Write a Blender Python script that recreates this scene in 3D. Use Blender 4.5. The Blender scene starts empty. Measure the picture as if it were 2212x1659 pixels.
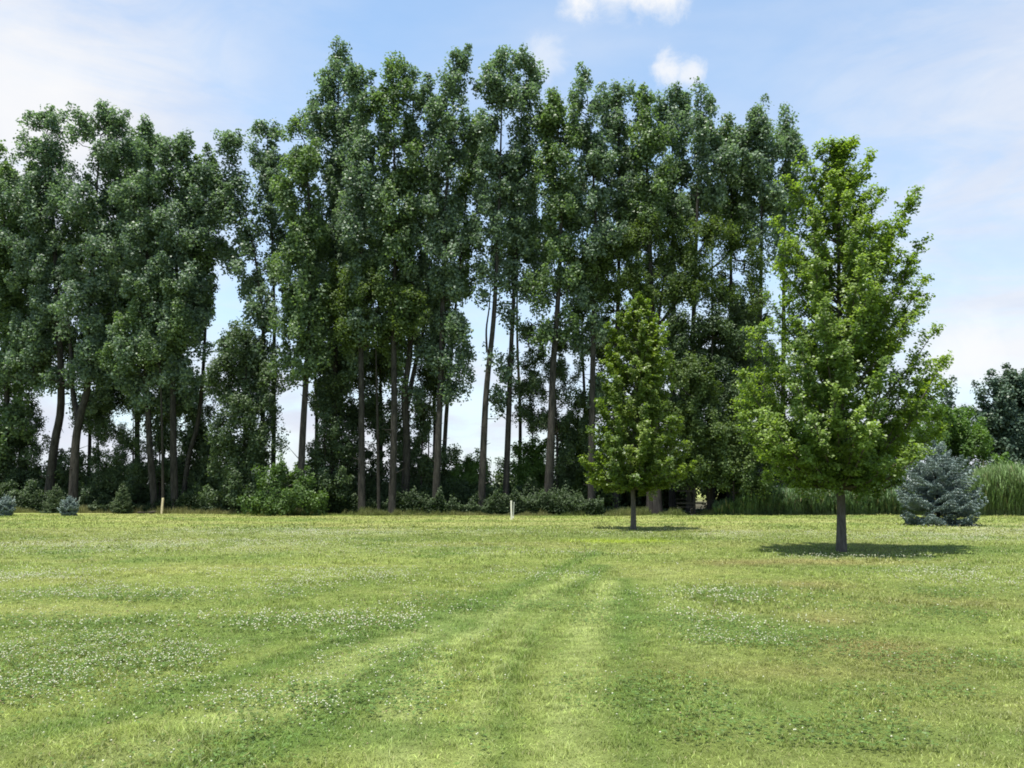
import bpy, math, random
import numpy as np
from mathutils import Vector
R = math.radians
rng = np.random.default_rng(11)
sc = bpy.context.scene
COL = sc.collection

# ---------------------------------------------------------------- camera
H = 1.6
F = 1736.0                      # focal length in units of the photograph at 2212 px width
PITCH = math.atan((1050 - 829.5) / F)
cd = bpy.data.cameras.new('camera')
cam = bpy.data.objects.new('camera', cd); COL.objects.link(cam)
cam.location = (0, 0, H); cam.rotation_euler = (math.pi/2 + PITCH, 0, 0)
cd.sensor_width = 36; cd.lens = 36*F/2212; cd.clip_end = 3000; cd.clip_start = .05
sc.camera = cam

def ray(px, py):
    u = (px-1106)/F; v = (829.5-py)/F
    return np.array([u, math.cos(PITCH)-v*math.sin(PITCH), math.sin(PITCH)+v*math.cos(PITCH)])
def at(px, py, Y):              # world point at depth Y
    d = ray(px, py); t = Y/d[1]
    return np.array([d[0]*t, Y, H+d[2]*t])
def gnd(px, py):
    d = ray(px, py); t = -H/d[2]
    return np.array([d[0]*t, d[1]*t, 0.])

# ---------------------------------------------------------------- noise
def vnoise(x, y, seed=0):
    xi = np.floor(x).astype(np.int64); yi = np.floor(y).astype(np.int64)
    fx = x-xi; fy = y-yi
    fx = fx*fx*(3-2*fx); fy = fy*fy*(3-2*fy)
    def h(a, b):
        n = (a*374761393 + b*668265263 + seed*1442695041) & 0xffffffff
        n = ((n ^ (n >> 13))*1274126177) & 0xffffffff
        return ((n ^ (n >> 16)) & 0xffff)/65535.
    return (h(xi, yi)*(1-fx)+h(xi+1, yi)*fx)*(1-fy)+(h(xi, yi+1)*(1-fx)+h(xi+1, yi+1)*fx)*fy
def fbm(x, y, sc_=1., seed=0, o=4):
    a = .5; s = 0; t = 0
    for i in range(o):
        s = s+a*vnoise(x/sc_+17.3*i, y/sc_-9.1*i, seed+i); t += a
        a *= .5; sc_ = sc_/2.03
    return s/t
def sstep(a, b, x):
    t = np.clip((x-a)/(b-a), 0, 1); return t*t*(3-2*t)

# ---------------------------------------------------------------- mesh helpers
def mesh(name, V, quads=None, tris=None, mat=None, parent=None, fattr=None, vcol=None, smooth=False):
    V = np.asarray(V, np.float32)
    me = bpy.data.meshes.new(name)
    nq = 0 if quads is None else len(quads); nt = 0 if tris is None else len(tris)
    me.vertices.add(len(V)); me.vertices.foreach_set('co', V.ravel())
    idx = []; st = []
    if nq: idx.append(np.asarray(quads).ravel()); st.append(np.arange(nq)*4)
    if nt: idx.append(np.asarray(tris).ravel()); st.append(nq*4+np.arange(nt)*3)
    idx = np.concatenate(idx).astype(np.int32); st = np.concatenate(st).astype(np.int32)
    me.loops.add(len(idx)); me.loops.foreach_set('vertex_index', idx)
    me.polygons.add(nq+nt); me.polygons.foreach_set('loop_start', st)
    if smooth: me.polygons.foreach_set('use_smooth', np.ones(nq+nt, bool))
    me.update(calc_edges=True)
    if fattr is not None:
        a = me.attributes.new('v', 'FLOAT', 'FACE'); a.data.foreach_set('value', np.asarray(fattr, np.float32))
    if vcol is not None:
        a = me.attributes.new('tint', 'FLOAT_COLOR', 'POINT')
        c = np.ones((len(V), 4), np.float32); c[:, :3] = vcol; a.data.foreach_set('color', c.ravel())
    if mat: me.materials.append(mat)
    o = bpy.data.objects.new(name, me); COL.objects.link(o)
    if parent: o.parent = parent
    return o
def tag(o, label=None, cat=None, group=None, kind=None):
    if label: o['label'] = label
    if cat: o['category'] = cat
    if group: o['group'] = group
    if kind: o['kind'] = kind
    return o
def empty(name, loc, label, cat, group=None):
    o = bpy.data.objects.new(name, None); COL.objects.link(o); o.location = tuple(loc); o.empty_display_size = .3
    return tag(o, label, cat, group)
def unit(a):
    return a/np.maximum(np.linalg.norm(a, axis=-1, keepdims=True), 1e-9)

def frustums(P0, P1, r0, r1, n=5):
    P0 = np.asarray(P0, float); P1 = np.asarray(P1, float)
    d = unit(P1-P0)
    ref = np.where(np.abs(d[:, 2:3]) > .9, np.array([[1., 0, 0]]), np.array([[0, 0, 1.]]))
    a = unit(np.cross(d, ref)); b = np.cross(d, a)
    th = np.arange(n)*2*math.pi/n
    ring = a[:, None, :]*np.cos(th)[None, :, None]+b[:, None, :]*np.sin(th)[None, :, None]
    V = np.concatenate([P0[:, None]+ring*np.asarray(r0)[:, None, None], P1[:, None]+ring*np.asarray(r1)[:, None, None]], 1)
    m = len(P0); base = (np.arange(m)*2*n)[:, None]
    i = np.arange(n)[None, :]; j = (i+1) % n
    Q = np.stack([base+i, base+j, base+n+j, base+n+i], -1).reshape(-1, 4)
    return V.reshape(-1, 3), Q
def tube(pts, rad, n=12, wob=.08, sub=4):
    pts = np.asarray(pts, float); rad = np.asarray(rad, float)
    if sub > 1 and len(pts) > 2:                 # catmull-rom
        P = np.vstack([2*pts[0]-pts[1], pts, 2*pts[-1]-pts[-2]]); out = []; ro = []
        for i in range(1, len(P)-2):
            for k in range(sub):
                t = k/sub
                out.append(.5*((2*P[i])+(-P[i-1]+P[i+1])*t+(2*P[i-1]-5*P[i]+4*P[i+1]-P[i+2])*t*t+(-P[i-1]+3*P[i]-3*P[i+1]+P[i+2])*t**3))
                ro.append(rad[i-1]*(1-t)+rad[i]*t)
        out.append(pts[-1]); ro.append(rad[-1]); pts = np.array(out); rad = np.array(ro)
    m = len(pts); T = unit(np.gradient(pts, axis=0))
    a = unit(np.cross(T, np.array([[.13, 1, .02]]))); b = np.cross(T, a)
    th = np.arange(n)*2*math.pi/n
    ph = rng.random(4)*6
    rr = 1+wob*(np.sin(3*th[None]+ph[0]+np.arange(m)[:, None]*.35)+.6*np.sin(5*th[None]+ph[1]-np.arange(m)[:, None]*.5))
    V = pts[:, None]+(a[:, None]*np.cos(th)[None, :, None]+b[:, None]*np.sin(th)[None, :, None])*(rad[:, None]*rr)[..., None]
    i = np.arange(n)[None]; j = (i+1) % n; base = (np.arange(m-1)*n)[:, None]
    Q = np.stack([base+i, base+j, base+n+j, base+n+i], -1).reshape(-1, 4)
    return V.reshape(-1, 3), Q, pts, rad
def join(parts):
    Vs = []; Qs = []; o = 0
    for V, Q in parts:
        Vs.append(V); Qs.append(Q+o); o += len(V)
    return np.concatenate(Vs), np.concatenate(Qs)
def leaves(C, N, L, W, fold=.18, axis=None):
    m = len(C); N = unit(N)
    r = rng.normal(size=(m, 3)) if axis is None else axis
    A = unit(r-N*np.sum(r*N, 1, keepdims=True)); B = np.cross(N, A)
    L = np.asarray(L)*np.ones(m); W = np.asarray(W)*np.ones(m)
    a = A*(L*.5)[:, None]; b = B*(W*.5)[:, None]; n = N*(W*fold)[:, None]
    V = np.stack([C-a, C+b*1.-a*.12+n, C+a, C-b-a*.12+n], 1).reshape(-1, 3)
    return V, np.arange(m*4).reshape(m, 4)

# ---------------------------------------------------------------- materials
def newmat(name):
    m = bpy.data.materials.new(name); m.use_nodes = True
    nt = m.node_tree; nt.nodes.clear()
    return m, nt, nt.nodes, nt.links
def leafmat(name, dark, light, trans, tw=.35, rough=.45, spec=.5, patch=.0, patchcol=(0, 0, 0)):
    m, nt, N, L = newmat(name)
    out = N.new('ShaderNodeOutputMaterial'); at_ = N.new('ShaderNodeAttribute'); at_.attribute_name = 'v'
    mix = N.new('ShaderNodeMix'); mix.data_type = 'RGBA'
    mix.inputs[6].default_value = (*dark, 1); mix.inputs[7].default_value = (*light, 1)
    L.new(at_.outputs['Fac'], mix.inputs[0])
    p = N.new('ShaderNodeBsdfPrincipled'); p.inputs['Roughness'].default_value = rough
    p.inputs['Specular IOR Level'].default_value = spec
    L.new(mix.outputs[2], p.inputs['Base Color'])
    t = N.new('ShaderNodeBsdfTranslucent')
    tm = N.new('ShaderNodeMix'); tm.data_type = 'RGBA'; tm.blend_type = 'MULTIPLY'; tm.inputs[0].default_value = 1
    L.new(mix.outputs[2], tm.inputs[6]); tm.inputs[7].default_value = (*trans, 1)
    L.new(tm.outputs[2], t.inputs['Color'])
    ms = N.new('ShaderNodeMixShader'); ms.inputs[0].default_value = tw
    L.new(p.outputs[0], ms.inputs[1]); L.new(t.outputs[0], ms.inputs[2]); L.new(ms.outputs[0], out.inputs[0])
    return m
def barkmat(name, c1, c2, scale=6):
    m, nt, N, L = newmat(name)
    out = N.new('ShaderNodeOutputMaterial'); p = N.new('ShaderNodeBsdfPrincipled'); p.inputs['Roughness'].default_value = .9
    p.inputs['Specular IOR Level'].default_value = .2
    tc = N.new('ShaderNodeTexCoord'); mp = N.new('ShaderNodeMapping'); mp.inputs['Scale'].default_value = (scale, scale, scale*.22)
    nz = N.new('ShaderNodeTexNoise'); nz.inputs['Scale'].default_value = 1.6; nz.inputs['Detail'].default_value = 8; nz.inputs['Roughness'].default_value = .7
    cr = N.new('ShaderNodeValToRGB'); cr.color_ramp.elements[0].position = .32; cr.color_ramp.elements[1].position = .7
    cr.color_ramp.elements[0].color = (*c1, 1); cr.color_ramp.elements[1].color = (*c2, 1)
    b = N.new('ShaderNodeBump'); b.inputs['Strength'].default_value = .8; b.inputs['Distance'].default_value = .04
    L.new(tc.outputs['Object'], mp.inputs[0]); L.new(mp.outputs[0], nz.inputs['Vector']); L.new(nz.outputs[0], cr.inputs[0])
    L.new(cr.outputs[0], p.inputs['Base Color']); L.new(nz.outputs[0], b.inputs['Height']); L.new(b.outputs[0], p.inputs['Normal'])
    L.new(p.outputs[0], out.inputs[0]); return m
def tintmat(name, mul=(1, 1, 1), tw=0., rough=.6, spec=.3, bump=False, noise=0.):
    m, nt, N, L = newmat(name)
    out = N.new('ShaderNodeOutputMaterial'); a = N.new('ShaderNodeAttribute'); a.attribute_name = 'tint'
    mu = N.new('ShaderNodeMix'); mu.data_type = 'RGBA'; mu.blend_type = 'MULTIPLY'; mu.inputs[0].default_value = 1
    mu.inputs[7].default_value = (*mul, 1); L.new(a.outputs['Color'], mu.inputs[6]); col = mu.outputs[2]
    p = N.new('ShaderNodeBsdfPrincipled'); p.inputs['Roughness'].default_value = rough; p.inputs['Specular IOR Level'].default_value = spec
    if noise:
        ge = N.new('ShaderNodeNewGeometry'); nz = N.new('ShaderNodeTexNoise'); nz.inputs['Scale'].default_value = 9
        nz.inputs['Detail'].default_value = 10; nz.inputs['Roughness'].default_value = .75
        L.new(ge.outputs['Position'], nz.inputs['Vector'])
        cr = N.new('ShaderNodeMapRange'); cr.inputs[1].default_value = .3; cr.inputs[2].default_value = .7
        cr.inputs[3].default_value = 1-noise; cr.inputs[4].default_value = 1+noise; L.new(nz.outputs[0], cr.inputs[0])
        m2 = N.new('ShaderNodeMix'); m2.data_type = 'RGBA'; m2.blend_type = 'MULTIPLY'; m2.inputs[0].default_value = 1
        L.new(col, m2.inputs[6]); L.new(cr.outputs[0], m2.inputs[7]); col = m2.outputs[2]
        b = N.new('ShaderNodeBump'); b.inputs['Strength'].default_value = .7; b.inputs['Distance'].default_value = .03
        L.new(nz.outputs[0], b.inputs['Height']); L.new(b.outputs[0], p.inputs['Normal'])
    L.new(col, p.inputs['Base Color'])
    if tw:
        t = N.new('ShaderNodeBsdfTranslucent'); L.new(col, t.inputs['Color'])
        ms = N.new('ShaderNodeMixShader'); ms.inputs[0].default_value = tw
        L.new(p.outputs[0], ms.inputs[1]); L.new(t.outputs[0], ms.inputs[2]); L.new(ms.outputs[0], out.inputs[0])
    else: L.new(p.outputs[0], out.inputs[0])
    return m
POP = leafmat('poplar_leaf', (.064, .106, .070), (.225, .30, .195), (1.05, 1.25, .65), .39, .5, .45)
POPG = leafmat('poplar_leaf_green', (.062, .106, .052), (.205, .285, .13), (1.12, 1.3, .55), .39, .5, .4)
ASH = leafmat('ash_leaf', (.046, .082, .028), (.14, .195, .06), (1.3, 1.4, .4), .38, .6, .28)
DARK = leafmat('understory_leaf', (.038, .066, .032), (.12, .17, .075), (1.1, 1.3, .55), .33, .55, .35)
MAPLE = leafmat('maple_leaf', (.064, .125, .03), (.28, .375, .085), (1.35, 1.45, .45), .47, .45, .4)
MAPLE2 = leafmat('young_maple_leaf', (.058, .108, .026), (.235, .305, .062), (1.3, 1.45, .42), .44, .45, .4)
BUSH = leafmat('bush_leaf', (.055, .115, .026), (.15, .24, .055), (1.2, 1.4, .4), .38, .55, .3)
WILL = leafmat('willow_leaf', (.06, .09, .045), (.13, .17, .09), (1.1, 1.2, .7), .3, .5, .4)
FARL = leafmat('far_leaf', (.04, .075, .045), (.085, .135, .08), (1.1, 1.2, .6), .2, .5, .4)
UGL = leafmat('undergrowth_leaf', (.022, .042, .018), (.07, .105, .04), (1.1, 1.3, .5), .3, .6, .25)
BUSH2 = leafmat('bush_leaf_dull', (.045, .09, .026), (.125, .195, .055), (1.2, 1.4, .45), .34, .55, .3)
SPR = leafmat('blue_spruce_needle', (.07, .11, .10), (.31, .385, .36), (1, 1, 1), .08, .5, .4)
SPG = leafmat('green_spruce_needle', (.05, .085, .035), (.12, .17, .07), (1, 1, 1), .1, .5, .4)
BARK = barkmat('poplar_bark', (.008, .0075, .0065), (.072, .065, .056), 5)
BARKD = barkmat('dark_bark', (.016, .014, .012), (.06, .052, .044), 7)
BARKM = barkmat('maple_bark', (.045, .04, .034), (.15, .135, .115), 14)

# ---------------------------------------------------------------- sun, sky
SUN_EL, SUN_AZ = R(78), R(224)      # azimuth the light comes from, counter-clockwise from +x
sd = np.array([math.cos(SUN_EL)*math.cos(SUN_AZ), math.cos(SUN_EL)*math.sin(SUN_AZ), math.sin(SUN_EL)])
sl = bpy.data.lights.new('sun', 'SUN'); sl.energy = 4.7; sl.angle = R(.55); sl.color = (1, .96, .88)
so = bpy.data.objects.new('sun', sl); COL.objects.link(so); so.location = (0, 0, 60)
so.rotation_euler = Vector(-sd).to_track_quat('-Z', 'Y').to_euler()
w = bpy.data.worlds.new('World'); sc.world = w; w.use_nodes = True
nt = w.node_tree; N = nt.nodes; L = nt.links; N.clear()
wo = N.new('ShaderNodeOutputWorld'); bg = N.new('ShaderNodeBackground'); sky = N.new('ShaderNodeTexSky')
sky.sky_type = 'NISHITA'; sky.sun_disc = False; sky.sun_elevation = SUN_EL; sky.sun_rotation = math.pi/2-SUN_AZ
sky.air_density = 1.0; sky.dust_density = .8; sky.ozone_density = 1.6
bg.inputs[1].default_value = .12
tc = N.new('ShaderNodeTexCoord'); DIR = tc.outputs['Generated']
def vm(op, a, b=None):
    n = N.new('ShaderNodeVectorMath'); n.operation = op
    for i, x in enumerate((a, b)):
        if x is None: continue
        if hasattr(x, 'is_output'): L.new(x, n.inputs[i])
        else: n.inputs[i].default_value = x
    return n
def ma(op, a, b=0., c=None, clamp=False):
    n = N.new('ShaderNodeMath'); n.operation = op; n.use_clamp = clamp
    for i, x in enumerate((a, b, c)):
        if x is None: continue
        if hasattr(x, 'is_output'): L.new(x, n.inputs[i])
        else: n.inputs[i].default_value = x
    return n.outputs[0]
def noise(vec, s, det=6, ro=.55, dist=0.):
    n = N.new('ShaderNodeTexNoise'); n.inputs['Scale'].default_value = s; n.inputs['Detail'].default_value = det
    n.inputs['Roughness'].default_value = ro; n.inputs['Distortion'].default_value = dist; L.new(vec, n.inputs['Vector']); return n
def mr(x, a, b, c=0., d=1.):
    n = N.new('ShaderNodeMapRange'); n.interpolation_type = 'SMOOTHSTEP'; L.new(x, n.inputs[0])
    for i, v_ in enumerate((a, b, c, d)): n.inputs[i+1].default_value = v_
    return n.outputs[0]
mp = N.new('ShaderNodeMapping'); mp.inputs['Scale'].default_value = (1, 1, 2.4); L.new(DIR, mp.inputs[0])
wn = noise(mp.outputs[0], 3.2, 4)
wob = vm('MULTIPLY', vm('SUBTRACT', wn.outputs['Color'], (.5, .5, .5)).outputs[0], (.10, .10, .10))
DW = vm('ADD', DIR, wob.outputs[0]).outputs[0]
streak = noise(mp.outputs[0], 1.7, 5, .5, .4).outputs[0]
fine = noise(mp.outputs[0], 7, 8, .6, .2).outputs[0]
def blob(px, py, rad, r2, vec=DW):   # soft cloud bank about a direction of the sky
    d = unit(ray(px, py)); n = vm('DISTANCE', vec, tuple(d))
    return mr(n.outputs['Value'], rad, r2)
def mx(*a):
    o = a[0]
    for b in a[1:]: o = ma('MAXIMUM', o, b)
    return o
veil = mx(ma('MULTIPLY', blob(-150, 250, .50, .12), .97), ma('MULTIPLY', blob(2500, 600, .66, .10), .88), ma('MULTIPLY', blob(250, 120, .40, .05), .55))
sep = N.new('ShaderNodeSeparateXYZ'); L.new(DIR, sep.inputs[0])
low = mr(sep.outputs[2], .36, .08)
mp2 = N.new('ShaderNodeMapping'); mp2.inputs['Scale'].default_value = (1, 1, 3.2); mp2.inputs['Rotation'].default_value = (0, .5, .3); L.new(DIR, mp2.inputs[0])
wisp = noise(mp2.outputs[0], 4.5, 7, .6, .8).outputs[0]
veil = mx(veil, ma('MULTIPLY', low, .95), ma('MULTIPLY', mr(streak, .48, .75), .55))
behind = mr(sep.outputs[1], .1, -.5)
veil = mx(veil, ma('MULTIPLY', behind, ma('MULTIPLY', mr(streak, .35, .6), .6)))
veil = mx(ma('MULTIPLY', veil, mr(wisp, .30, .62, .62, 1.08), clamp=True), mr(streak, .38, .6, .16, .42))
sm = noise(DIR, 26, 8, .65, .3)
DP = vm('ADD', DIR, vm('MULTIPLY', vm('SUBTRACT', sm.outputs['Color'], (.5, .5, .5)).outputs[0], (.055, .055, .055)).outputs[0]).outputs[0]
def puff(px, py, r): return blob(px, py, r, r*.15, DP)
puffs = mx(puff(1262, -28, .040), puff(1325, -45, .05), puff(1400, -38, .046), puff(1440, -30, .040), ma('MULTIPLY', puff(1450, 143, .028), .8), ma('MULTIPLY', puff(1495, 152, .024), .75),
           ma('MULTIPLY', puff(1175, 120, .035), .45), ma('MULTIPLY', puff(2110, 765, .06), .8), ma('MULTIPLY', puff(2060, 775, .05), .7), ma('MULTIPLY', puff(2200, 770, .06), .6), ma('MULTIPLY', puff(40, 230, .14), .7))
def mixc(f, a, b):
    n = N.new('ShaderNodeMix'); n.data_type = 'RGBA'; L.new(f, n.inputs[0])
    for i, x in ((6, a), (7, b)):
        if hasattr(x, 'is_output'): L.new(x, n.inputs[i])
        else: n.inputs[i].default_value = (*x, 1)
    return n.outputs[2]
CB = 4.0
veilc = mixc(mr(fine, .3, .7), (CB*.78, CB*.85, CB*1.0), (CB*.93, CB*.96, CB*1.03))
bs = vm('MULTIPLY', sky.outputs[0], (1.04, 1.18, 1.14)).outputs[0]
c = mixc(veil, bs, veilc)
c = mixc(puffs, c, (CB*1.08, CB*1.08, CB*1.08))
L.new(c, bg.inputs[0]); L.new(bg.outputs[0], wo.inputs[0])
sc.view_settings.view_transform = 'Standard'; sc.view_settings.look = 'None'
sc.view_settings.exposure = .95; sc.view_settings.gamma = 1

# ---------------------------------------------------------------- lawn
def poly_dist(x, y, pts):
    best = np.full(x.shape, 1e9)
    for (ax, ay), (bx, by) in zip(pts[:-1], pts[1:]):
        dx, dy = bx-ax, by-ay; l2 = dx*dx+dy*dy
        t = np.clip(((x-ax)*dx+(y-ay)*dy)/l2, 0, 1)
        best = np.minimum(best, np.hypot(x-ax-t*dx, y-ay-t*dy))
    return best
def trk(*p): return [tuple(gnd(*q)[:2]) for q in p]
SW_DARK = [(trk((-150, 1640), (0, 1595), (300, 1530), (480, 1465), (700, 1392), (900, 1342), (1060, 1292), (1200, 1232), (1290, 1190)), .26, .9),
           (trk((250, 1700), (520, 1640), (700, 1560), (830, 1450), (900, 1392), (1050, 1332), (1200, 1272), (1300, 1222)), .30, 1.),
           (trk((1085, 1760), (1095, 1560), (1110, 1430), (1190, 1320), (1290, 1235)), .13, .6),
           (trk((1420, 1760), (1385, 1560), (1360, 1440), (1345, 1340), (1350, 1250)), .22, .8),
           (trk((-100, 1380), (250, 1345), (600, 1290), (900, 1235)), .3, .35)]
SW_LIGHT = [(trk((830, 1760), (880, 1520), (960, 1405), (1100, 1312), (1250, 1240)), .20, .9),
            (trk((1230, 1760), (1235, 1520), (1265, 1360), (1310, 1255)), .22, .8),
            (trk((100, 1700), (380, 1600), (620, 1510), (800, 1410), (1000, 1330)), .28, .8),
            (trk((1010, 1760), (1030, 1520), (1110, 1380), (1220, 1290)), .12, .5),
            (trk((1700, 1760), (1600, 1520), (1500, 1360), (1430, 1230)), .3, .35)]
def gpatch(px, py, rx, ry):
    g = gnd(px, py); return (g[0], g[1], rx, ry)
def gmask(x, y, p):
    n = (fbm(x, y, .6, 31)-.5)*1.3
    return np.exp(-np.maximum(0, ((x-p[0])/p[2])**2+((y-p[1])/p[3])**2+n))
BROWN = [gpatch(1700, 1452, .85, .32), gpatch(1760, 1262, .7, .8), gpatch(1790, 1335, .5, .5), gpatch(1870, 1395, .6, .5), gpatch(1580, 1215, 1.2, .8), gpatch(1800, 1212, 1.4, .7), gpatch(2050, 1300, 1.2, .5), gpatch(1930, 1420, .5, .8)]
LUSH = [gpatch(1900, 1345, .9, .6), gpatch(1640, 1330, .5, .4), gpatch(1620, 1218, 1.4, .9), gpatch(1900, 1590, 1.2, .35), gpatch(1560, 1520, .9, .5), gpatch(2150, 1190, 2.5, 1.2), gpatch(980, 1345, .5, .7), gpatch(870, 1570, .9, .25), gpatch(620, 1600, .8, .2)]
LIME = [gpatch(1310, 1168, 1.1, .9), gpatch(1390, 1167, 1.1, .8)]
CLOV = [gpatch(130, 1265, 4.2, 2.0), gpatch(560, 1250, 3.5, 1.6), gpatch(330, 1180, 6, 2.5), gpatch(130, 1430, 2.6, 1.7), gpatch(480, 1400, 2.0, 1.3), gpatch(700, 1345, 1.6, 1.1), gpatch(560, 1530, .7, .35), gpatch(820, 1400, .5, .8), gpatch(1080, 1196, 2.6, .55),
        gpatch(1010, 1245, 1.8, .6), gpatch(1580, 1320, .75, 1.1), gpatch(1520, 1290, .9, .9), gpatch(1600, 1380, .5, .5), gpatch(2180, 1250, 1.6, 1.6), gpatch(1830, 1203, 1.6, .5), gpatch(1640, 1155, 4.5, 1.4), gpatch(2050, 1160, 5, 2.0), gpatch(700, 1150, 6, 2.2), gpatch(2180, 1145, 3.5, 2.5)]
def clover_mask(x, y):
    m = np.zeros(x.shape)
    for p in CLOV:
        m = np.maximum(m, np.exp(-(((x-p[0])/p[2])**2+((y-p[1])/p[3])**2)))
    n = fbm(x, y, 1.1, 51, 4)
    return np.clip(m*1.2, 0, 1)*sstep(.22, .60, n), n
def lawn_color(x, y):
    A = np.array([.150, .185, .052]); B = np.array([.225, .250, .080]); Gn = np.array([.100, .156, .038])
    Y_ = np.array([.27, .26, .105]); Br = np.array([.235, .17, .085]); Lm = np.array([.27, .32, .035])
    n1 = fbm(x, y*1.0, 4.5, 3); n2 = fbm(x, y, .55, 9); n3 = fbm(x*.6, y*1.6, 1.7, 21)
    t = sstep(.30, .70, .45*n1+.3*n2+.25*n3)[:, None]
    c = A*(1-t)+B*t
    g = sstep(.55, .75, fbm(x, y, 1.8, 77)*.75+.25*n2)[:, None]*.7
    c = c*(1-g)+Gn*g
    yy = sstep(.52, .72, fbm(x*.7, y*1.3, 2.3, 88)*.8+.2*n2)[:, None]*.55
    c = c*(1-yy)+Y_*yy
    e = .85+.5*n2
    wx = x+(fbm(x, y, .7, 41)-.5)*.2
    for pts, wd, s in SW_DARK:
        m = (np.exp(-(poly_dist(wx, y, pts)/wd)**2)*s*e)[:, None]; m = np.clip(m, 0, 1)*.80
        c = c*(1-m)+Gn*.95*m
    for pts, wd, s in SW_LIGHT:
        m = (np.exp(-(poly_dist(wx, y, pts)/wd)**2)*s*e)[:, None]; m = np.clip(m, 0, 1)*.85
        c = c*(1-m)+np.array([.285, .312, .130])*m
    for p in LUSH:
        m = np.clip(gmask(x, y, p), 0, 1)[:, None]*.65; c = c*(1-m)+Gn*m
    for p in BROWN:
        m = np.clip(gmask(x, y, p), 0, 1)[:, None]*.6; c = c*(1-m)+Br*m
    for p in LIME:
        m = np.clip(gmask(x, y, p), 0, 1)[:, None]*.8; c = c*(1-m)+Lm*m
    # straw tone towards the edge of the mown field, pale streaks of clover bloom further out
    for px_, py_, rx_, ry_ in ((2050, 1450, 2.2, 1.4), (1980, 1290, 3., 1.6), (1650, 1600, 1.2, .5), (1500, 1450, .8, .8), (60, 1640, 1.2, .3)):
        m = np.clip(gmask(x, y, gpatch(px_, py_, rx_, ry_)), 0, 1)[:, None]*.55; c = c*(1-m)+np.array([.135, .155, .045])*m
    far = sstep(24, 34, y)[:, None]*sstep(.4, .65, fbm(x*.22, y*1.2, 1.5, 61))[:, None]*.6
    c = c*(1-far)+np.array([.30, .28, .13])*far
    c = c*(1-.16*sstep(15, 30, y))[:, None]
    return c
def hgt(x, y): return (fbm(x, y, 2.5, 5, 3)-.5)*.06
# ground sheet: finer near the camera
xs = np.sinh(np.linspace(-6.2, 6.2, 420))*2.2; xs = np.concatenate([xs])
ys = np.concatenate([[-600, -200, -60, -20, -6, 0, 2], np.linspace(3, 12, 110), 12+np.cumsum(np.linspace(.09, .5, 130)), np.array([70, 80, 100, 140, 220, 400, 900, 2000])])
X, Y = np.meshgrid(xs, ys); xf, yf = X.ravel(), Y.ravel()
fade = 1-sstep(40, 60, np.hypot(xf, yf))
z = hgt(xf, yf)*fade-.012
colr = lawn_color(xf, yf)
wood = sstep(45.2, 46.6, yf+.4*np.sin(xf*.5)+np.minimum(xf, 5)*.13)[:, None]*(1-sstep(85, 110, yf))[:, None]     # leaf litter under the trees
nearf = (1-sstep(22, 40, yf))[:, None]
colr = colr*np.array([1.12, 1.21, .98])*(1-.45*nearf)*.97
cl, _ = clover_mask(xf, yf); clf = (cl*sstep(14, 26, yf))[:, None]*.35
colr = colr*(1-clf)+np.array([.36, .38, .22])*clf
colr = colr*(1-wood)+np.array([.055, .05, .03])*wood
nx, ny = len(xs), len(ys)
i, j = np.meshgrid(np.arange(nx-1), np.arange(ny-1)); b0 = (j*nx+i).ravel()
GM = tintmat('lawn_ground', (1, 1, 1), 0, .9, .1, noise=.35)
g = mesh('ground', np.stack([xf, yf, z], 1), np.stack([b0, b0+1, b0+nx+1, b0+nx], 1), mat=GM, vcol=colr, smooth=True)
tag(g, 'flat mown field of green and straw toned turf', kind='structure')

def blades(n, y0, y1, hmin, hmax, wd, lean=.6, seg=True):
    # uniform over the trapezoid in view, with a margin at the sides
    k = int(n); yy = np.sqrt(rng.random(k)*(y1**2-y0**2)+y0**2)
    xx = (rng.random(k)*2-1)*(.74*yy+1.6)
    col = lawn_color(xx, yy)*np.array([1.14, 1.23, .98])
    keep = np.ones(k, bool)
    cm, _ = clover_mask(xx, yy)
    r = rng.random(k)
    col = col*(.60+.80*rng.random(k))[:, None]*(.80+.40*sstep(.3, .7, fbm(xx, yy, .12, 17, 2)))[:, None]
    straw = r < .10; col[straw] = col[straw]*.45+np.array([.36, .32, .17])*.55
    patch = sstep(.56, .72, fbm(xx, yy, .9, 13, 3))
    h = (hmin+(hmax-hmin)*rng.random(k)**1.4)*(.75+.8*patch)
    az = rng.random(k)*2*math.pi; ln = lean*h*(.3+rng.random(k))
    d = np.stack([np.cos(az), np.sin(az), np.zeros(k)], 1)
    h = h*(.55+.9*sstep(.3, .7, fbm(xx, yy, .16, 19, 2))); s = np.stack([-np.sin(az+rng.normal(0, .7, k)), np.cos(az+rng.normal(0, .7, k)), np.zeros(k)], 1)
    P = np.stack([xx, yy, hgt(xx, yy)-.014], 1)
    ww = (wd*(.6+.8*rng.random(k)))[:, None]
    M = P+d*(ln*.35)[:, None]+np.array([0, 0, 1.])*(h*.62)[:, None]
    T = P+d*ln[:, None]+np.array([0, 0, 1.])*h[:, None]
    V = np.stack([P-s*ww*.5, P+s*ww*.5, M+s*ww*.42, M-s*ww*.42, T], 1).reshape(-1, 3)
    b = (np.arange(k)*5)[:, None]
    return V, b+np.array([[0, 1, 2, 3]]), b+np.array([[3, 2, 4]]), np.repeat(col, 5, 0)
Vs, Qs, Ts, Cs, o_ = [], [], [], [], 0
for args in ((360000, 3.9, 9, .012, .033, .0046, 1.5), (260000, 9, 17, .014, .038, .0080, 1.4), (190000, 17, 30, .02, .05, .016, 1.2), (110000, 30, 47, .025, .06, .03, 1.)):
    V, Q, T, C_ = blades(*args); Vs.append(V); Qs.append(Q+o_); Ts.append(T+o_); Cs.append(C_); o_ += len(V)
GR = tintmat('grass_blade', (1.08, 1.08, 1.0), .35, .5, .35)
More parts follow.
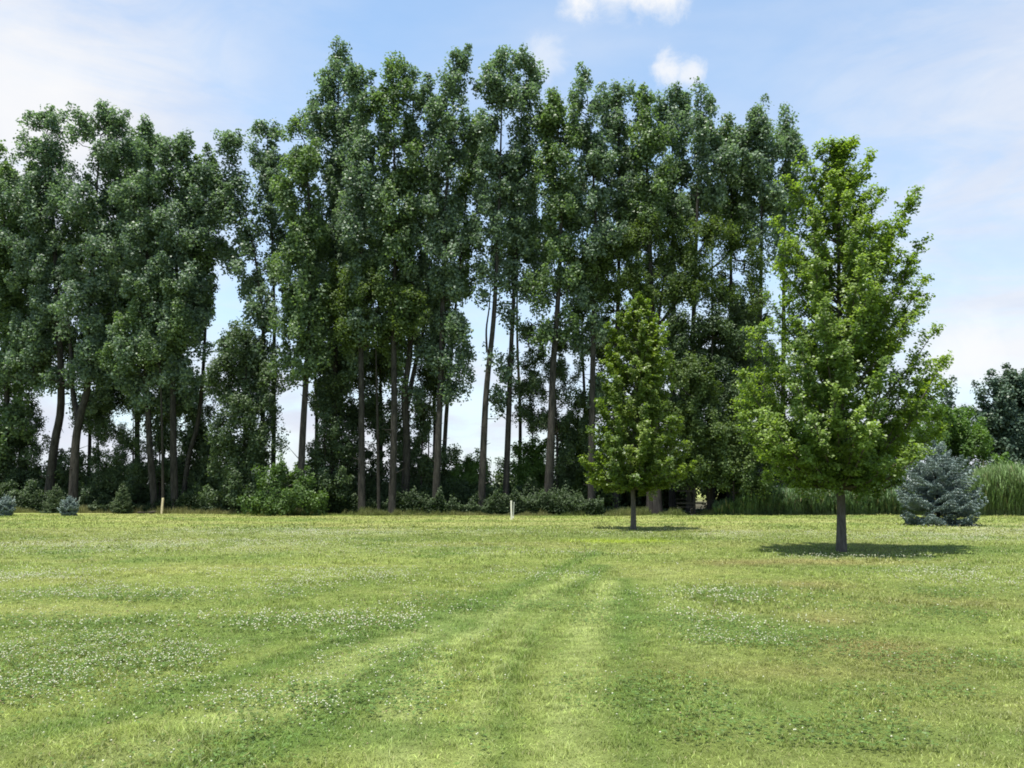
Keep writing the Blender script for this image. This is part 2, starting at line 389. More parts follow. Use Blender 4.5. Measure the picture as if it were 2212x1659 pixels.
tag(mesh('grass', np.concatenate(Vs), np.concatenate(Qs), np.concatenate(Ts), GR, vcol=np.concatenate(Cs)), 'short mown green and yellowish grass blades covering the field', 'grass', kind='stuff')

# clover bloom and leaves
def clover_pts(n, y0, y1, floor=.0):
    yy = np.sqrt(rng.random(n)*(y1**2-y0**2)+y0**2); xx = (rng.random(n)*2-1)*(.72*yy+.5)
    m, nn = clover_mask(xx, yy)
    cl_ = sstep(.45, .6, fbm(xx, yy, .28, 91, 2))
    k = rng.random(n) < (m*(.35+.65*cl_)+floor*sstep(.5, .7, nn))
    return xx[k], yy[k]
ICO = None
import bmesh
bm = bmesh.new(); bmesh.ops.create_icosphere(bm, subdivisions=1, radius=1)
IV = np.array([v.co[:] for v in bm.verts]); IF = np.array([[v.index for v in f.verts] for f in bm.faces]); bm.free()
Vs, Ts, Cs, o_ = [], [], [], 0
for n, y0, y1, rr, fl in ((26000, 4, 9, .0068, .04), (44000, 9, 16, .0095, .025), (60000, 16, 30, .012, .015), (24000, 30, 42, .016, .015)):
    x, y = clover_pts(n, y0, y1, fl); k = len(x)
    r = rr*(.6+.55*rng.random(k)); zz = hgt(x, y)+.045+.03*rng.random(k)
    P = np.stack([x, y, zz], 1)
    V = P[:, None]+IV[None]*r[:, None, None]*np.array([1, 1, .85])*(1+.25*rng.normal(size=(k, len(IV), 1))*.5)
    Vs.append(V.reshape(-1, 3)); Ts.append((IF[None]+(np.arange(k)*len(IV))[:, None, None]).reshape(-1, 3)+o_); o_ += k*len(IV)
    c_ = np.array([.62, .63, .46])*(.75+.35*rng.random((k, 1))); br = rng.random(k) < .15; c_[br] = (.34, .27, .16)
    Cs.append(np.repeat(c_, len(IV), 0))
CF = tintmat('clover_bloom', (1, 1, 1), .25, .8, .1)
tag(mesh('clover_flowers', np.concatenate(Vs), None, np.concatenate(Ts), CF, vcol=np.concatenate(Cs)), 'tiny creamy white clover heads sprinkled over the grass', 'clover flowers', kind='stuff')
x, y = clover_pts(110000, 3.9, 13, .55); k = len(x)
P = np.stack([x, y, hgt(x, y)+.018+.025*rng.random(k)], 1); tri = []
az = rng.random(k)*6.28; rr = .006+.005*rng.random(k); Cc = []
for q in range(3):
    a = az+q*2.094; ctr = P+np.stack([np.cos(a)*rr, np.sin(a)*rr, 0*a], 1)
    tri.append(leaves(ctr, np.stack([rng.normal(0, .25, k), rng.normal(0, .25, k), np.ones(k)], 1), rr*2, rr*2, .1, np.stack([np.cos(a), np.sin(a), 0*a], 1)))
V, Q = join(tri)
cc = np.array([.088, .15, .034])*(.7+.7*rng.random((k, 1))); cc = np.tile(np.repeat(cc, 4, 0), (3, 1))
tag(mesh('clover_leaves', V, Q, None, GR, vcol=cc), 'low round green clover leaves between the grass blades', 'clover leaves', kind='stuff')

# ---------------------------------------------------------------- trees
def skeleton(tnodes, trad, clumps, asc=.6, tip=.012, gain=2.3):
    """limbs from the stem to every leaf clump, each clump hanging on the nearest node further in and lower down"""
    tn = np.asarray(tnodes); nT = len(tn)
    pts = [p for p in tn]; par = [-1]+list(range(nT-1))
    d0 = np.array([np.min(np.linalg.norm(tn-c, axis=1)) for c in clumps]); order = np.argsort(d0)
    arr = np.zeros((nT+2*len(clumps), 3)); arr[:nT] = tn; n = nT; par = par+[0]*(2*len(clumps))
    dist = np.zeros(len(arr)); 
    for ci in order:
        c = clumps[ci]; A = arr[:n]; dv = c-A; L_ = np.linalg.norm(dv, axis=1)
        cost = L_+1.6*np.maximum(0, -dv[:, 2]+.25*L_)*asc+.12*dist[:n]
        p = int(np.argmin(cost)); 
        mid = A[p]*.5+c*.5+rng.normal(0, .07, 3)*L_[p]-np.array([0, 0, .06*L_[p]])
        arr[n] = mid; par[n] = p; dist[n] = dist[p]+L_[p]*.5; arr[n+1] = c; par[n+1] = n; dist[n+1] = dist[p]+L_[p]; n += 2
    w_ = np.zeros(n); w_[nT:] = 0
    kids = np.zeros(n)
    for q in range(n-1, nT-1, -1):
        if w_[q] == 0: w_[q] = tip**gain
        if par[q] >= nT: w_[par[q]] += w_[q]
    rad = w_**(1/gain)
    P0, P1, r0, r1 = [], [], [], []
    for q in range(nT, n):
        p = par[q]; P0.append(arr[p]); P1.append(arr[q])
        rp = min(rad[p], rad[q]*1.35) if p >= nT else min(trad[p]*.7, rad[q]*1.3)
        r0.append(max(rp, rad[q])); r1.append(rad[q])
    return frustums(P0, P1, np.array(r0), np.array(r1), 5)

def clump_leaves(C, rad, per, L, W, center, up=.42, out=.35, rnd=.95, flat=1., bias=.5):
    """leaves scattered through clumps; returns centres, normals, per-clump id"""
    k = len(C); ids = np.repeat(np.arange(k), per)
    d = rng.normal(size=(len(ids), 3)); d = unit(d)*(np.minimum(np.linalg.norm(d, axis=1, keepdims=True), 1.4+.9*rng.random((len(ids), 1))))*.50
    d[:, 2] *= flat
    R_ = np.asarray(rad)[ids][:, None]
    P = C[ids]+d*R_
    o = P-center; o[:, 2] *= .4
    Nn = np.array([0, 0, up])+unit(o)*out+unit(d)*.35+rng.normal(size=P.shape)*rnd*.6
    return P, Nn, ids

def tree(name, label, cat, group, base, path, rbase, lobes, mat, bark, Y0, leaf=(.165, .135), dens=1.1, cr=.5, depth=1., forks=(), tip=.014, asc=.6, hide_base=False, sides=12):
    """path and lobes are read in photograph units at depth Y; everything is built in metres about the tree's base"""
    Y = Y0+(2.6*(1-max(base[0], 0)/560) if base[0] < 560 and Y0 < 60 else 0)
    k = Y/F
    b = at(base[0], base[1], Y); b[2] = 0
    root = empty(name, b, label, cat, group)
    path = list(path); path[-1] = (path[-1][0], path[-1][1]+35 if Y < 60 and len(path) > 4 else path[-1][1]); P = [b.copy()]; dy = 0; wob = rng.normal(0, .12, len(path))
    for q, (px, py) in enumerate(path):
        p = at(px, py, Y); p[1] += wob[q]*min(1, q*.4); P.append(p)
    P = np.array(P); P[0, 0] = P[1, 0]*1.0 if len(P) > 1 else P[0, 0]
    root.location = tuple(P[0]); b = P[0].copy()
    z = P[:, 2]; zt = z.max()
    rbase = rbase*.70; rr = rbase*(1-.90*np.clip(z/zt, 0, 1)); rr[0] *= 1.25
    P[0, 2] = -.15
    V, Q, sp, sr = tube(P, rr, sides); parts = [(V, Q)]
    tn = sp; tr = sr
    for (f, r_) in forks:
        fp = np.array([at(px, py, Y)+np.array([0, .3*q_, 0]) for q_, (px, py) in enumerate(f)])
        V, Q, s2, r2 = tube(fp, np.linspace(r_, r_*.35, len(fp)), 8); parts.append((V, Q))
        tn = np.vstack([tn, s2]); tr = np.concatenate([tr, r2])
    # node list for limbs must only start above the clear stem
    zmin = min(at(l[0], l[1]+l[3], Y)[2] for l in lobes)-1.5
    sel = tn[:, 2] > max(zmin, .5)
    if sel.sum() < 2: sel = tn[:, 2] > np.sort(tn[:, 2])[-3]
    C = []; LD = []; RS = []
    for l in lobes:
        lx, ly, rx, ry = l[:4]; dz = l[4] if len(l) > 4 else 0.; ld = l[5] if len(l) > 5 else 1.
        c = at(lx, ly, Y+dz); ax, az_ = rx*k, ry*k; ay = max(min(ax, az_)*1.0, .6)*depth
        ax *= 1.32; az_ *= 1.08; n = max(4, int(ax*az_*math.pi*(.40/cr**2)*3.4))
        d = rng.normal(size=(n, 3)); d = unit(d)*(rng.random(n)**.42)[:, None]
        lc = c+d*np.array([max(ax-cr*.45, .1), ay*1.1, max(az_-cr*.4, .1)])
        m3 = max(1, n//3); lc = lc[:m3]; sp_ = unit(np.stack([(lc[:, 0]-c[0])*.25+rng.normal(0, .3, m3), rng.normal(0, .35, m3), np.ones(m3)], 1))
        st_ = cr*(.55+.5*rng.random((m3, 1)))
        lc = np.concatenate([lc-sp_*st_*.9, lc, lc+sp_*st_+rng.normal(0, .08, (m3, 3))])
        C.append(lc); LD.append(np.repeat([ld*1.05, ld*1.1, ld*.75], m3)); RS.append(np.repeat([1.1, 1.0, .72], m3))
    C = np.concatenate(C); LD = np.concatenate(LD); RS = np.concatenate(RS); C[:, 2] = np.maximum(C[:, 2], .25)
    V, Q = skeleton(tn[sel], tr[sel], C, asc, tip); parts.append((V, Q))
    if name == 'poplar_tree':          # dead stubs and twigs on the clear stem
        q = rng.integers(0, len(sp)-1, 26); f = rng.random((26, 1)); p0 = sp[q]*(1-f)+sp[q+1]*f; ok = (p0[:, 2] > 1.5)
        az = rng.random(26)*6.28; ln = .15+.9*rng.random(26)**2; el = rng.normal(.5, .4, 26)
        p1 = p0+np.stack([np.cos(az)*ln, np.sin(az)*ln, ln*el], 1)+np.stack([np.cos(az), np.sin(az), 0*az], 1)*.15
        parts.append(frustums(p0[ok], p1[ok], np.full(ok.sum(), .03), np.full(ok.sum(), .009), 5))
    V, Q = join(parts); V = V-b
    mesh('trunk', V, Q, mat=bark, parent=root, smooth=True)
    cen = C.mean(0)
    la = leaf[0]*leaf[1]*.5
    per = (dens*LD*1.75*cr**2*math.pi*.55/la*(.35+1.3*rng.random(len(C)))).astype(int)
    rad = cr*(.65+.6*rng.random(len(C)))*RS
    LP, LN, ids = clump_leaves(C, rad, per, *leaf, cen)
    m = len(LP); s = .7+.6*rng.random(m)
    V, Q = leaves(LP-b, LN, leaf[0]*s, leaf[1]*s)
    cv = rng.random(len(C))
    v = np.clip(.5*cv[ids]+.5*rng.random(m), 0, 1)
    mesh('crown', V, Q, mat=mat, parent=root, fattr=v)
    return root

GP = 'tall poplars of the tree line'
# poplars: (label, path in photograph units from the foot up, depth, foot radius, lobes, forks, options)
POPLARS = [
 ('dark poplar cut by the left edge, foliage almost to the ground', [(10, 1085), (14, 900), (8, 700), (14, 500), (15, 340)], 50, .32,
  [(10, 390, 62, 80), (15, 520, 85, 110), (5, 660, 75, 110), (20, 800, 60, 100), (10, 930, 55, 90)], (), {}),
 ('stout poplar with a dark trunk behind the left spruce seedling', [(105, 1085), (118, 960), (132, 870), (128, 700), (112, 450), (100, 250)], 49, .42,
  [(82, 262, 24, 28), (118, 268, 26, 34), (100, 330, 60, 50), (70, 420, 70, 70), (120, 450, 70, 80), (90, 570, 75, 80), (110, 680, 65, 80), (60, 780, 50, 60, 0, .7)], (), {}),
 ('forked poplar just right of the stout dark trunk, bright sky in its fork', [(158, 1085), (164, 960), (174, 900), (190, 820), (196, 650), (208, 450), (222, 260)], 48, .40,
  [(222, 252, 36, 30), (180, 275, 34, 34), (262, 275, 36, 34), (225, 340, 75, 60), (200, 450, 75, 80), (235, 560, 70, 80), (200, 660, 60, 70), (230, 760, 50, 60), (180, 800, 44, 45, 0, .8), (205, 860, 34, 34, 1, .7), (120, 820, 30, 40, 1, .7)],
  [([(170, 910), (152, 850), (142, 770), (130, 680)], .2)], {}),
 ('poplar with a thin shaded trunk behind the leaning pale trunk', [(298, 1085), (296, 950), (300, 800), (298, 600), (285, 330)], 52, .28,
  [(285, 310, 42, 45), (290, 400, 70, 70), (280, 500, 70, 80), (270, 610, 60, 80), (250, 720, 50, 60)], (), {}),
 ('poplar with a pale trunk leaning left, left neighbour of the straight pale trunk', [(333, 1080), (325, 980), (319, 880), (314, 740), (322, 500), (322, 280)], 48, .30,
  [(320, 285, 26, 30), (345, 330, 50, 45), (325, 410, 75, 65), (330, 510, 70, 75), (335, 620, 65, 70), (350, 700, 65, 65), (300, 760, 70, 65), (310, 830, 55, 40)], (), {}),
 ('poplar with a straight pale trunk directly behind the wooden stake at left', [(378, 1085), (375, 960), (373, 840), (378, 650), (392, 450), (398, 310)], 48, .32,
  [(398, 320, 34, 34), (400, 390, 55, 60), (430, 420, 45, 60), (400, 500, 70, 70), (400, 610, 65, 70), (395, 720, 60, 65), (385, 800, 50, 45), (380, 870, 34, 34, 1, .7)], (), {}),
 ('poplar leaning right, nearest left of the low sky gap beyond the straight pale trunk', [(396, 1085), (408, 990), (428, 910), (440, 800), (448, 600), (450, 380)], 49.5, .24,
  [(440, 360, 30, 40), (445, 450, 40, 60), (440, 550, 45, 60), (420, 640, 45, 60)], (), {}),
 ('slender poplar with ragged top left of the tall group, dark leafy lower half', [(562, 1085), (568, 900), (570, 700), (545, 520), (500, 320)], 49, .26,
  [(482, 310, 26, 24), (505, 315, 24, 26), (485, 380, 45, 50), (490, 460, 42, 50), (515, 430, 30, 40, 0, .8), (530, 500, 34, 40, 0, .8), (505, 540, 40, 45, 0, .8), (545, 600, 45, 50, 0, .8), (560, 680, 45, 60, 0, .9), (540, 770, 55, 60), (545, 850, 60, 55)], (), {}),
 ('small poplar filling the dip just before the tall group rises', [(590, 1085), (592, 850), (590, 600), (578, 290)], 51, .24,
  [(575, 292, 34, 26), (565, 345, 40, 45), (590, 400, 38, 50), (585, 470, 40, 45, 0, .8), (600, 560, 25, 40, 0, .6)], (), {}),
 ('poplar with sunlit lower trunk rising from the bright bush beside a sky gap', [(648, 1085), (654, 940), (662, 800), (668, 700), (670, 500), (660, 280)], 46.5, .33,
  [(640, 270, 26, 26), (655, 340, 50, 55), (640, 420, 45, 60), (660, 500, 55, 60), (640, 580, 50, 55), (665, 650, 50, 55), (640, 710, 45, 50), (630, 790, 40, 45), (675, 760, 30, 50, 0, .7)], (), {}),
 ('tall poplar with the leftmost high summit of the tall group', [(715, 1085), (722, 900), (724, 650), (728, 400), (732, 130)], 49, .32,
  [(730, 128, 24, 30), (745, 170, 34, 36), (710, 190, 34, 40), (695, 260, 45, 55), (750, 270, 50, 65), (710, 360, 65, 70), (760, 410, 55, 70), (720, 480, 65, 70), (710, 580, 60, 65), (715, 670, 45, 50, 0, .9), (705, 750, 36, 45, 0, .8), (725, 830, 30, 40, 0, .7)], (), {}),
 ('poplar with a straight pale trunk, left one of the middle pair', [(782, 1088), (781, 900), (779, 720), (780, 500), (782, 180)], 46.5, .31,
  [(780, 165, 28, 40), (795, 230, 38, 50), (800, 320, 50, 65), (790, 420, 60, 70), (790, 530, 60, 65), (775, 620, 45, 55), (785, 700, 36, 45, 0, .8), (770, 770, 26, 40, .8, .7)], (), {}),
 ('poplar with a straight pale trunk, right one of the middle pair', [(848, 1088), (852, 900), (850, 740), (853, 500), (850, 160)], 46.5, .33,
  [(848, 150, 28, 32), (845, 210, 42, 50), (830, 290, 50, 60), (860, 370, 55, 65), (845, 460, 60, 65), (850, 560, 50, 60), (855, 650, 40, 50, 0, .9), (845, 740, 30, 45, .8, .7), (858, 820, 22, 36, .8, .5)], (), {}),
 ('poplar whose trunk splits into a narrow dark fork with sky between', [(876, 1070), (878, 940), (874, 850), (886, 760), (890, 600), (893, 400), (892, 170)], 47.5, .36,
  [(890, 158, 26, 30), (905, 215, 38, 50), (905, 300, 48, 60), (900, 400, 55, 70), (905, 500, 55, 65), (900, 590, 50, 55), (915, 670, 34, 45, 0, .8), (925, 760, 26, 45, 0, .7), (905, 850, 24, 40, 0, .6)],
  [([(878, 880), (893, 800), (912, 710), (925, 600)], .17)], {}),
 ('poplar with a dark leafy trunk left of the wide central sky gap', [(942, 1085), (947, 950), (952, 820), (956, 650), (962, 450), (975, 300), (984, 110)], 46.5, .32,
  [(984, 128, 34, 30), (985, 175, 36, 36), (955, 205, 28, 40), (965, 270, 50, 55), (955, 350, 50, 60), (965, 440, 50, 60), (960, 530, 45, 60), (975, 620, 42, 50), (985, 700, 38, 50), (992, 780, 30, 40), (985, 840, 26, 36), (955, 760, 25, 50, 0, .7)], (), {}),
 ('thin poplar crossing behind the dark leafy trunk beside the central gap', [(955, 1080), (964, 900), (974, 780), (986, 640), (1005, 450), (1015, 240)], 49.5, .22,
  [(1018, 250, 24, 30), (1015, 320, 36, 45), (1015, 400, 40, 55), (1010, 500, 40, 55), (1000, 590, 35, 50)], (), {}),
 ('poplar with a bare curving trunk, right edge of the wide central sky gap', [(1040, 1088), (1046, 940), (1052, 830), (1066, 690), (1074, 540), (1080, 380), (1085, 140)], 46.5, .32,
  [(1082, 140, 28, 26), (1060, 180, 34, 40), (1090, 220, 45, 50), (1055, 280, 45, 55), (1080, 350, 50, 60), (1060, 430, 48, 55), (1055, 510, 42, 45), (1070, 580, 36, 42, 0, .8), (1048, 620, 18, 30, 0, .5), (1060, 770, 14, 30, 0, .3)],
  [([(1052, 760), (1050, 710), (1056, 660), (1060, 600)], .07)], {}),
 ('poplar with a straight dark trunk just behind the white post', [(1093, 1080), (1097, 940), (1103, 770), (1111, 620), (1118, 450), (1130, 140)], 47.5, .29,
  [(1118, 135, 26, 28), (1142, 140, 26, 28), (1130, 195, 45, 50), (1150, 270, 45, 60), (1130, 360, 50, 60), (1125, 450, 48, 60), (1130, 530, 45, 50), (1125, 600, 36, 45, 0, .8), (1100, 680, 20, 34, 0, .6), (1090, 790, 28, 40, 0, .7), (1085, 860, 22, 40, 0, .7)], (), {}),
 ('thick dark poplar trunk midway between the white post and the young maple', [(1183, 1090), (1190, 950), (1195, 800), (1206, 640), (1212, 450), (1205, 220)], 46.5, .38,
  [(1200, 225, 40, 35), (1180, 270, 38, 40), (1225, 290, 45, 55), (1195, 370, 55, 60), (1210, 460, 52, 60), (1190, 540, 50, 50), (1225, 600, 40, 44), (1165, 630, 34, 50, 0, .8), (1220, 690, 34, 40, 0, .7), (1180, 720, 26, 36, 0, .6)], (), {}),
 ('poplar with a dark trunk hidden low by the young maple, pointed summit above', [(1277, 1090), (1279, 900), (1283, 700), (1288, 500), (1280, 350), (1268, 170)], 46.5, .32,
  [(1268, 172, 24, 24), (1268, 215, 36, 38), (1265, 280, 50, 50), (1285, 360, 55, 60), (1270, 440, 50, 60), (1300, 520, 50, 55), (1255, 620, 40, 50, 0, .8), (1295, 700, 34, 45, 0, .7), (1258, 760, 28, 40, .8, .6), (1285, 850, 24, 45, .8, .6)], (), {}),
 ('poplar of the right crown mass, twin blunt tops right of the pointed summit', [(1330, 1090), (1332, 800), (1338, 500), (1335, 210)], 48.5, .3,
  [(1315, 215, 28, 30), (1350, 210, 26, 28), (1335, 270, 50, 50), (1345, 350, 58, 60), (1350, 440, 60, 60)], (), {}),
 ('poplar behind the young maple with a thick shaded foot', [(1418, 1095), (1414, 900), (1405, 600), (1392, 210)], 47, .5,
  [(1390, 208, 24, 26), (1385, 255, 36, 40), (1405, 310, 48, 50), (1400, 390, 58, 60), (1390, 460, 55, 45)], (), {}),
 ('poplar with rounded top left of the wispy thin summit', [(1452, 1095), (1455, 800), (1455, 500), (1450, 220)], 50, .3,
  [(1425, 240, 26, 30), (1455, 225, 30, 30), (1480, 235, 28, 30), (1450, 290, 50, 50), (1460, 370, 55, 60), (1455, 440, 55, 45)], (), {}),
 ('poplar with a sparse wispy summit standing above the right crown mass', [(1490, 1100), (1494, 850), (1505, 500), (1516, 185)], 47.5, .32,
  [(1505, 195, 16, 18, 0, .5), (1525, 200, 18, 20, 0, .5), (1515, 240, 30, 30, 0, .8), (1515, 290, 50, 45), (1530, 350, 55, 55), (1515, 420, 60, 50)], (), {}),
 ('poplar in the low notch between the wispy summit and the last two tops', [(1575, 1095), (1578, 800), (1580, 500), (1582, 270)], 49.5, .28,
  [(1560, 285, 34, 30), (1590, 310, 38, 40), (1580, 380, 50, 50), (1580, 440, 50, 40)], (), {}),
 ('poplar second from the right end of the row, blunt top above the large maple', [(1640, 1095), (1640, 800), (1645, 500), (1642, 240)], 48, .3,
  [(1640, 248, 28, 32), (1620, 290, 38, 40), (1655, 310, 45, 45), (1635, 380, 50, 50), (1650, 440, 45, 45), (1630, 510, 36, 36, 0, .7), (1655, 560, 24, 30, 0, .5)], (), {}),
 ('last poplar at the right end of the row, partly behind the large maple', [(1690, 1095), (1692, 800), (1695, 500), (1700, 260)], 49, .28,
  [(1700, 262, 18, 26), (1718, 300, 22, 30), (1690, 300, 34, 34), (1700, 360, 42, 50), (1685, 430, 42, 45), (1715, 420, 28, 35), (1690, 500, 34, 40, 0, .8), (1700, 570, 24, 36, 0, .6)], (), {}),
]
for q, (lab, path, Y_, rb, lobes, forks, opt) in enumerate(POPLARS):
    tree('poplar_tree', lab, 'tree', GP, path[0], path, rb, lobes, POP if q % 3 else POPG, BARK, Y_, forks=forks, **opt)

GU = 'smaller trees under and among the poplars'
UNDER = [
 ('broad olive green tree spreading above and behind the young maple', 'broadleaf_tree', [(1405, 1095), (1408, 900), (1420, 720), (1440, 560)], 47, .34,
  [(1290, 560, 40, 50), (1340, 530, 60, 50), (1400, 500, 55, 42), (1350, 600, 70, 55), (1450, 540, 60, 45), (1500, 500, 55, 40), (1560, 510, 55, 38), (1600, 560, 45, 35, 0, .6), (1450, 630, 70, 45), (1530, 630, 60, 40, 0, .6), (1280, 640, 40, 40), (1620, 610, 35, 30, 0, .6), (1640, 660, 30, 30, 0, .6), (1490, 570, 50, 40)], ASH, dict(leaf=(.13, .09), cr=.45, dens=.9,
   forks=[([(1425, 700), (1490, 620), (1560, 560), (1600, 520)], .1), ([(1418, 740), (1370, 640), (1320, 560)], .1), ([(1432, 640), (1500, 560), (1530, 510)], .08)])),
 ('dense dark green tree between the young maple and the large maple', 'broadleaf_tree', [(1535, 1095), (1530, 950), (1535, 820), (1540, 700)], 47, .3,
  [(1500, 700, 60, 45), (1570, 730, 60, 55), (1490, 790, 50, 60), (1560, 830, 65, 60), (1500, 890, 55, 60), (1575, 920, 60, 55), (1500, 980, 60, 50), (1570, 1000, 60, 45), (1460, 740, 40, 40)], DARK, dict(leaf=(.13, .10), cr=.5)),
 ('grey green willowy tree at the left side of the large maple', 'broadleaf_tree', [(1615, 1095), (1612, 900), (1605, 720)], 48, .16,
  [(1590, 680, 34, 30), (1630, 700, 34, 36), (1600, 750, 44, 45), (1645, 790, 36, 45), (1640, 860, 34, 50), (1610, 850, 35, 45)], WILL, dict(leaf=(.15, .05), cr=.42)),
 ('mid height tree with fresh green crown in front of the middle pair of trunks', 'broadleaf_tree', [(818, 1085), (815, 900), (812, 780), (810, 640)], 46.4, .15,
  [(740, 610, 45, 40), (790, 590, 40, 35), (760, 660, 60, 50), (830, 640, 50, 42), (890, 650, 42, 35), (880, 700, 45, 35), (810, 710, 60, 40), (740, 720, 45, 40)], ASH, dict(leaf=(.13, .10), cr=.45)),
 ('leafy tree with brighter crown hanging over the leaning pale trunk', 'broadleaf_tree', [(352, 1085), (350, 900), (345, 760), (340, 640)], 47.3, .13,
  [(350, 630, 55, 40), (290, 690, 45, 40), (400, 680, 40, 40), (340, 740, 60, 45), (280, 770, 45, 40)], POPG, dict(leaf=(.13, .10), cr=.42)),
 ('dark dense tree behind the bright bush, left of the low sky gap', 'broadleaf_tree', [(530, 1090), (528, 950), (530, 850), (532, 720)], 47.5, .22,
  [(520, 740, 50, 45), (560, 800, 45, 50), (490, 820, 45, 55), (540, 890, 60, 55), (500, 960, 60, 60), (560, 970, 45, 50), (590, 930, 24, 26, 0, .5), (530, 1050, 70, 45)], DARK, dict(leaf=(.13, .10), cr=.5)),
 ('thin spreading dark tree left of the leaning pale trunk, sky between its boughs', 'broadleaf_tree', [(285, 1085), (287, 980), (286, 880)], 50, .13,
  [(270, 880, 45, 25, 0, .7), (250, 930, 45, 25, 0, .7), (300, 960, 45, 30, 0, .7), (245, 990, 50, 30, 0, .8), (300, 1030, 55, 35), (230, 1040, 45, 30)], DARK, dict(leaf=(.16, .06), cr=.4)),
 ('ivy clad small tree right of the sunlit trunk', 'broadleaf_tree', [(705, 1085), (702, 980), (700, 870)], 47.5, .16,
  [(695, 870, 26, 36), (712, 930, 34, 45), (690, 990, 28, 45), (720, 1040, 40, 45), (740, 850, 25, 50, 0, .7), (745, 960, 25, 50, 0, .6)], DARK, dict(leaf=(.12, .09), cr=.4)),
 ('dim thin tree between the middle pair of trunks', 'broadleaf_tree', [(812, 1090), (818, 950), (822, 800)], 50.5, .16,
  [(820, 780, 35, 50), (800, 870, 30, 50, 0, .7), (830, 930, 34, 50, 0, .8), (760, 800, 30, 50, 0, .8), (755, 900, 26, 50, 0, .7), (765, 985, 30, 40, 0, .8), (810, 1000, 34, 36)], DARK, dict(leaf=(.13, .09), cr=.42)),
 ('thin understory tree between the forked trunk and the dark leafy trunk', 'broadleaf_tree', [(910, 1090), (912, 960), (918, 850)], 49, .12,
  [(925, 780, 28, 50, 0, .7), (918, 870, 26, 45, 0, .5), (905, 950, 24, 45, 0, .5), (965, 980, 24, 34, 0, .8), (925, 1020, 40, 30)], DARK, dict(leaf=(.12, .09), cr=.4)),
 ('spreading tiered dark tree around the thick trunk right of the white post', 'broadleaf_tree', [(1203, 1095), (1203, 950), (1198, 820), (1190, 690)], 48, .14,
  [(1160, 720, 40, 24, 0, .7), (1230, 740, 40, 24, 0, .8), (1150, 780, 42, 26, 0, .8), (1220, 800, 45, 28, 0, .8), (1160, 840, 45, 28, 0, .8), (1235, 860, 42, 28, 0, .8), (1165, 900, 40, 26, 0, .8), (1225, 920, 45, 30), (1240, 1000, 45, 50)], DARK, dict(leaf=(.14, .07), cr=.38)),
 ('small round tree with fresh green crown low in the central sky gap', 'broadleaf_tree', [(1012, 1085), (1012, 1040), (1010, 990)], 50, .09,
  [(1012, 1000, 34, 26), (990, 1030, 36, 30), (1030, 1040, 32, 34), (1000, 1070, 45, 30)], BUSH, dict(leaf=(.12, .09), cr=.38)),
 ('small round tree with fresh green crown behind the white post', 'broadleaf_tree', [(1140, 1085), (1140, 1030), (1140, 960)], 50, .1,
  [(1140, 965, 34, 28), (1125, 1010, 40, 40), (1160, 1020, 34, 45), (1130, 1060, 50, 34)], BUSH, dict(leaf=(.12, .09), cr=.4)),
 ('dark shaded tree filling the left corner beside the forked trunk', 'broadleaf_tree', [(60, 1090), (58, 1000), (60, 900)], 51, .14,
  [(40, 900, 50, 50, 0, .8), (60, 980, 60, 50), (20, 1030, 60, 50), (120, 1040, 60, 45)], DARK, dict(leaf=(.13, .09), cr=.45)),
 ('slim shaded tree behind the leaning trunk, beside the small upright spruce', 'broadleaf_tree', [(430, 1090), (428, 1000), (425, 920)], 51, .12,
  [(430, 880, 35, 45, 0, .6), (440, 960, 45, 45), (470, 1040, 50, 45), (400, 1040, 50, 45)], DARK, dict(leaf=(.13, .09), cr=.45)),
 ('light green tree behind the blue spruce', 'broadleaf_tree', [(2045, 1085), (2045, 1000), (2045, 920)], 58, .15,
  [(2030, 900, 45, 35), (2080, 905, 40, 34), (1990, 950, 50, 50), (2050, 960, 60, 50), (2100, 960, 40, 50), (2020, 1030, 60, 45), (2090, 1030, 50, 45)], BUSH, dict(leaf=(.16, .11), cr=.5)),
 ('leafy green tree seen under the left boughs of the large maple', 'broadleaf_tree', [(1660, 1085), (1660, 1020), (1662, 960)], 52, .13,
  [(1660, 930, 40, 34, 0, .7), (1630, 990, 40, 45), (1690, 1000, 50, 45), (1660, 1050, 60, 40)], BUSH, dict(leaf=(.14, .1), cr=.45)),
 ('leafy green tree seen under the large maple, left of its trunk', 'broadleaf_tree', [(1765, 1085), (1765, 1020), (1762, 960)], 54, .13,
  [(1760, 950, 50, 40), (1740, 1000, 50, 45), (1800, 1010, 50, 45), (1770, 1050, 60, 40)], DARK, dict(leaf=(.14, .1), cr=.45)),
 ('leafy green tree seen under the large maple, right of its trunk', 'broadleaf_tree', [(1890, 1085), (1890, 1020), (1892, 960)], 54, .13,
  [(1880, 950, 50, 40), (1860, 1000, 50, 45), (1920, 1000, 50, 45), (1890, 1050, 60, 40)], DARK, dict(leaf=(.14, .1), cr=.45)),
]
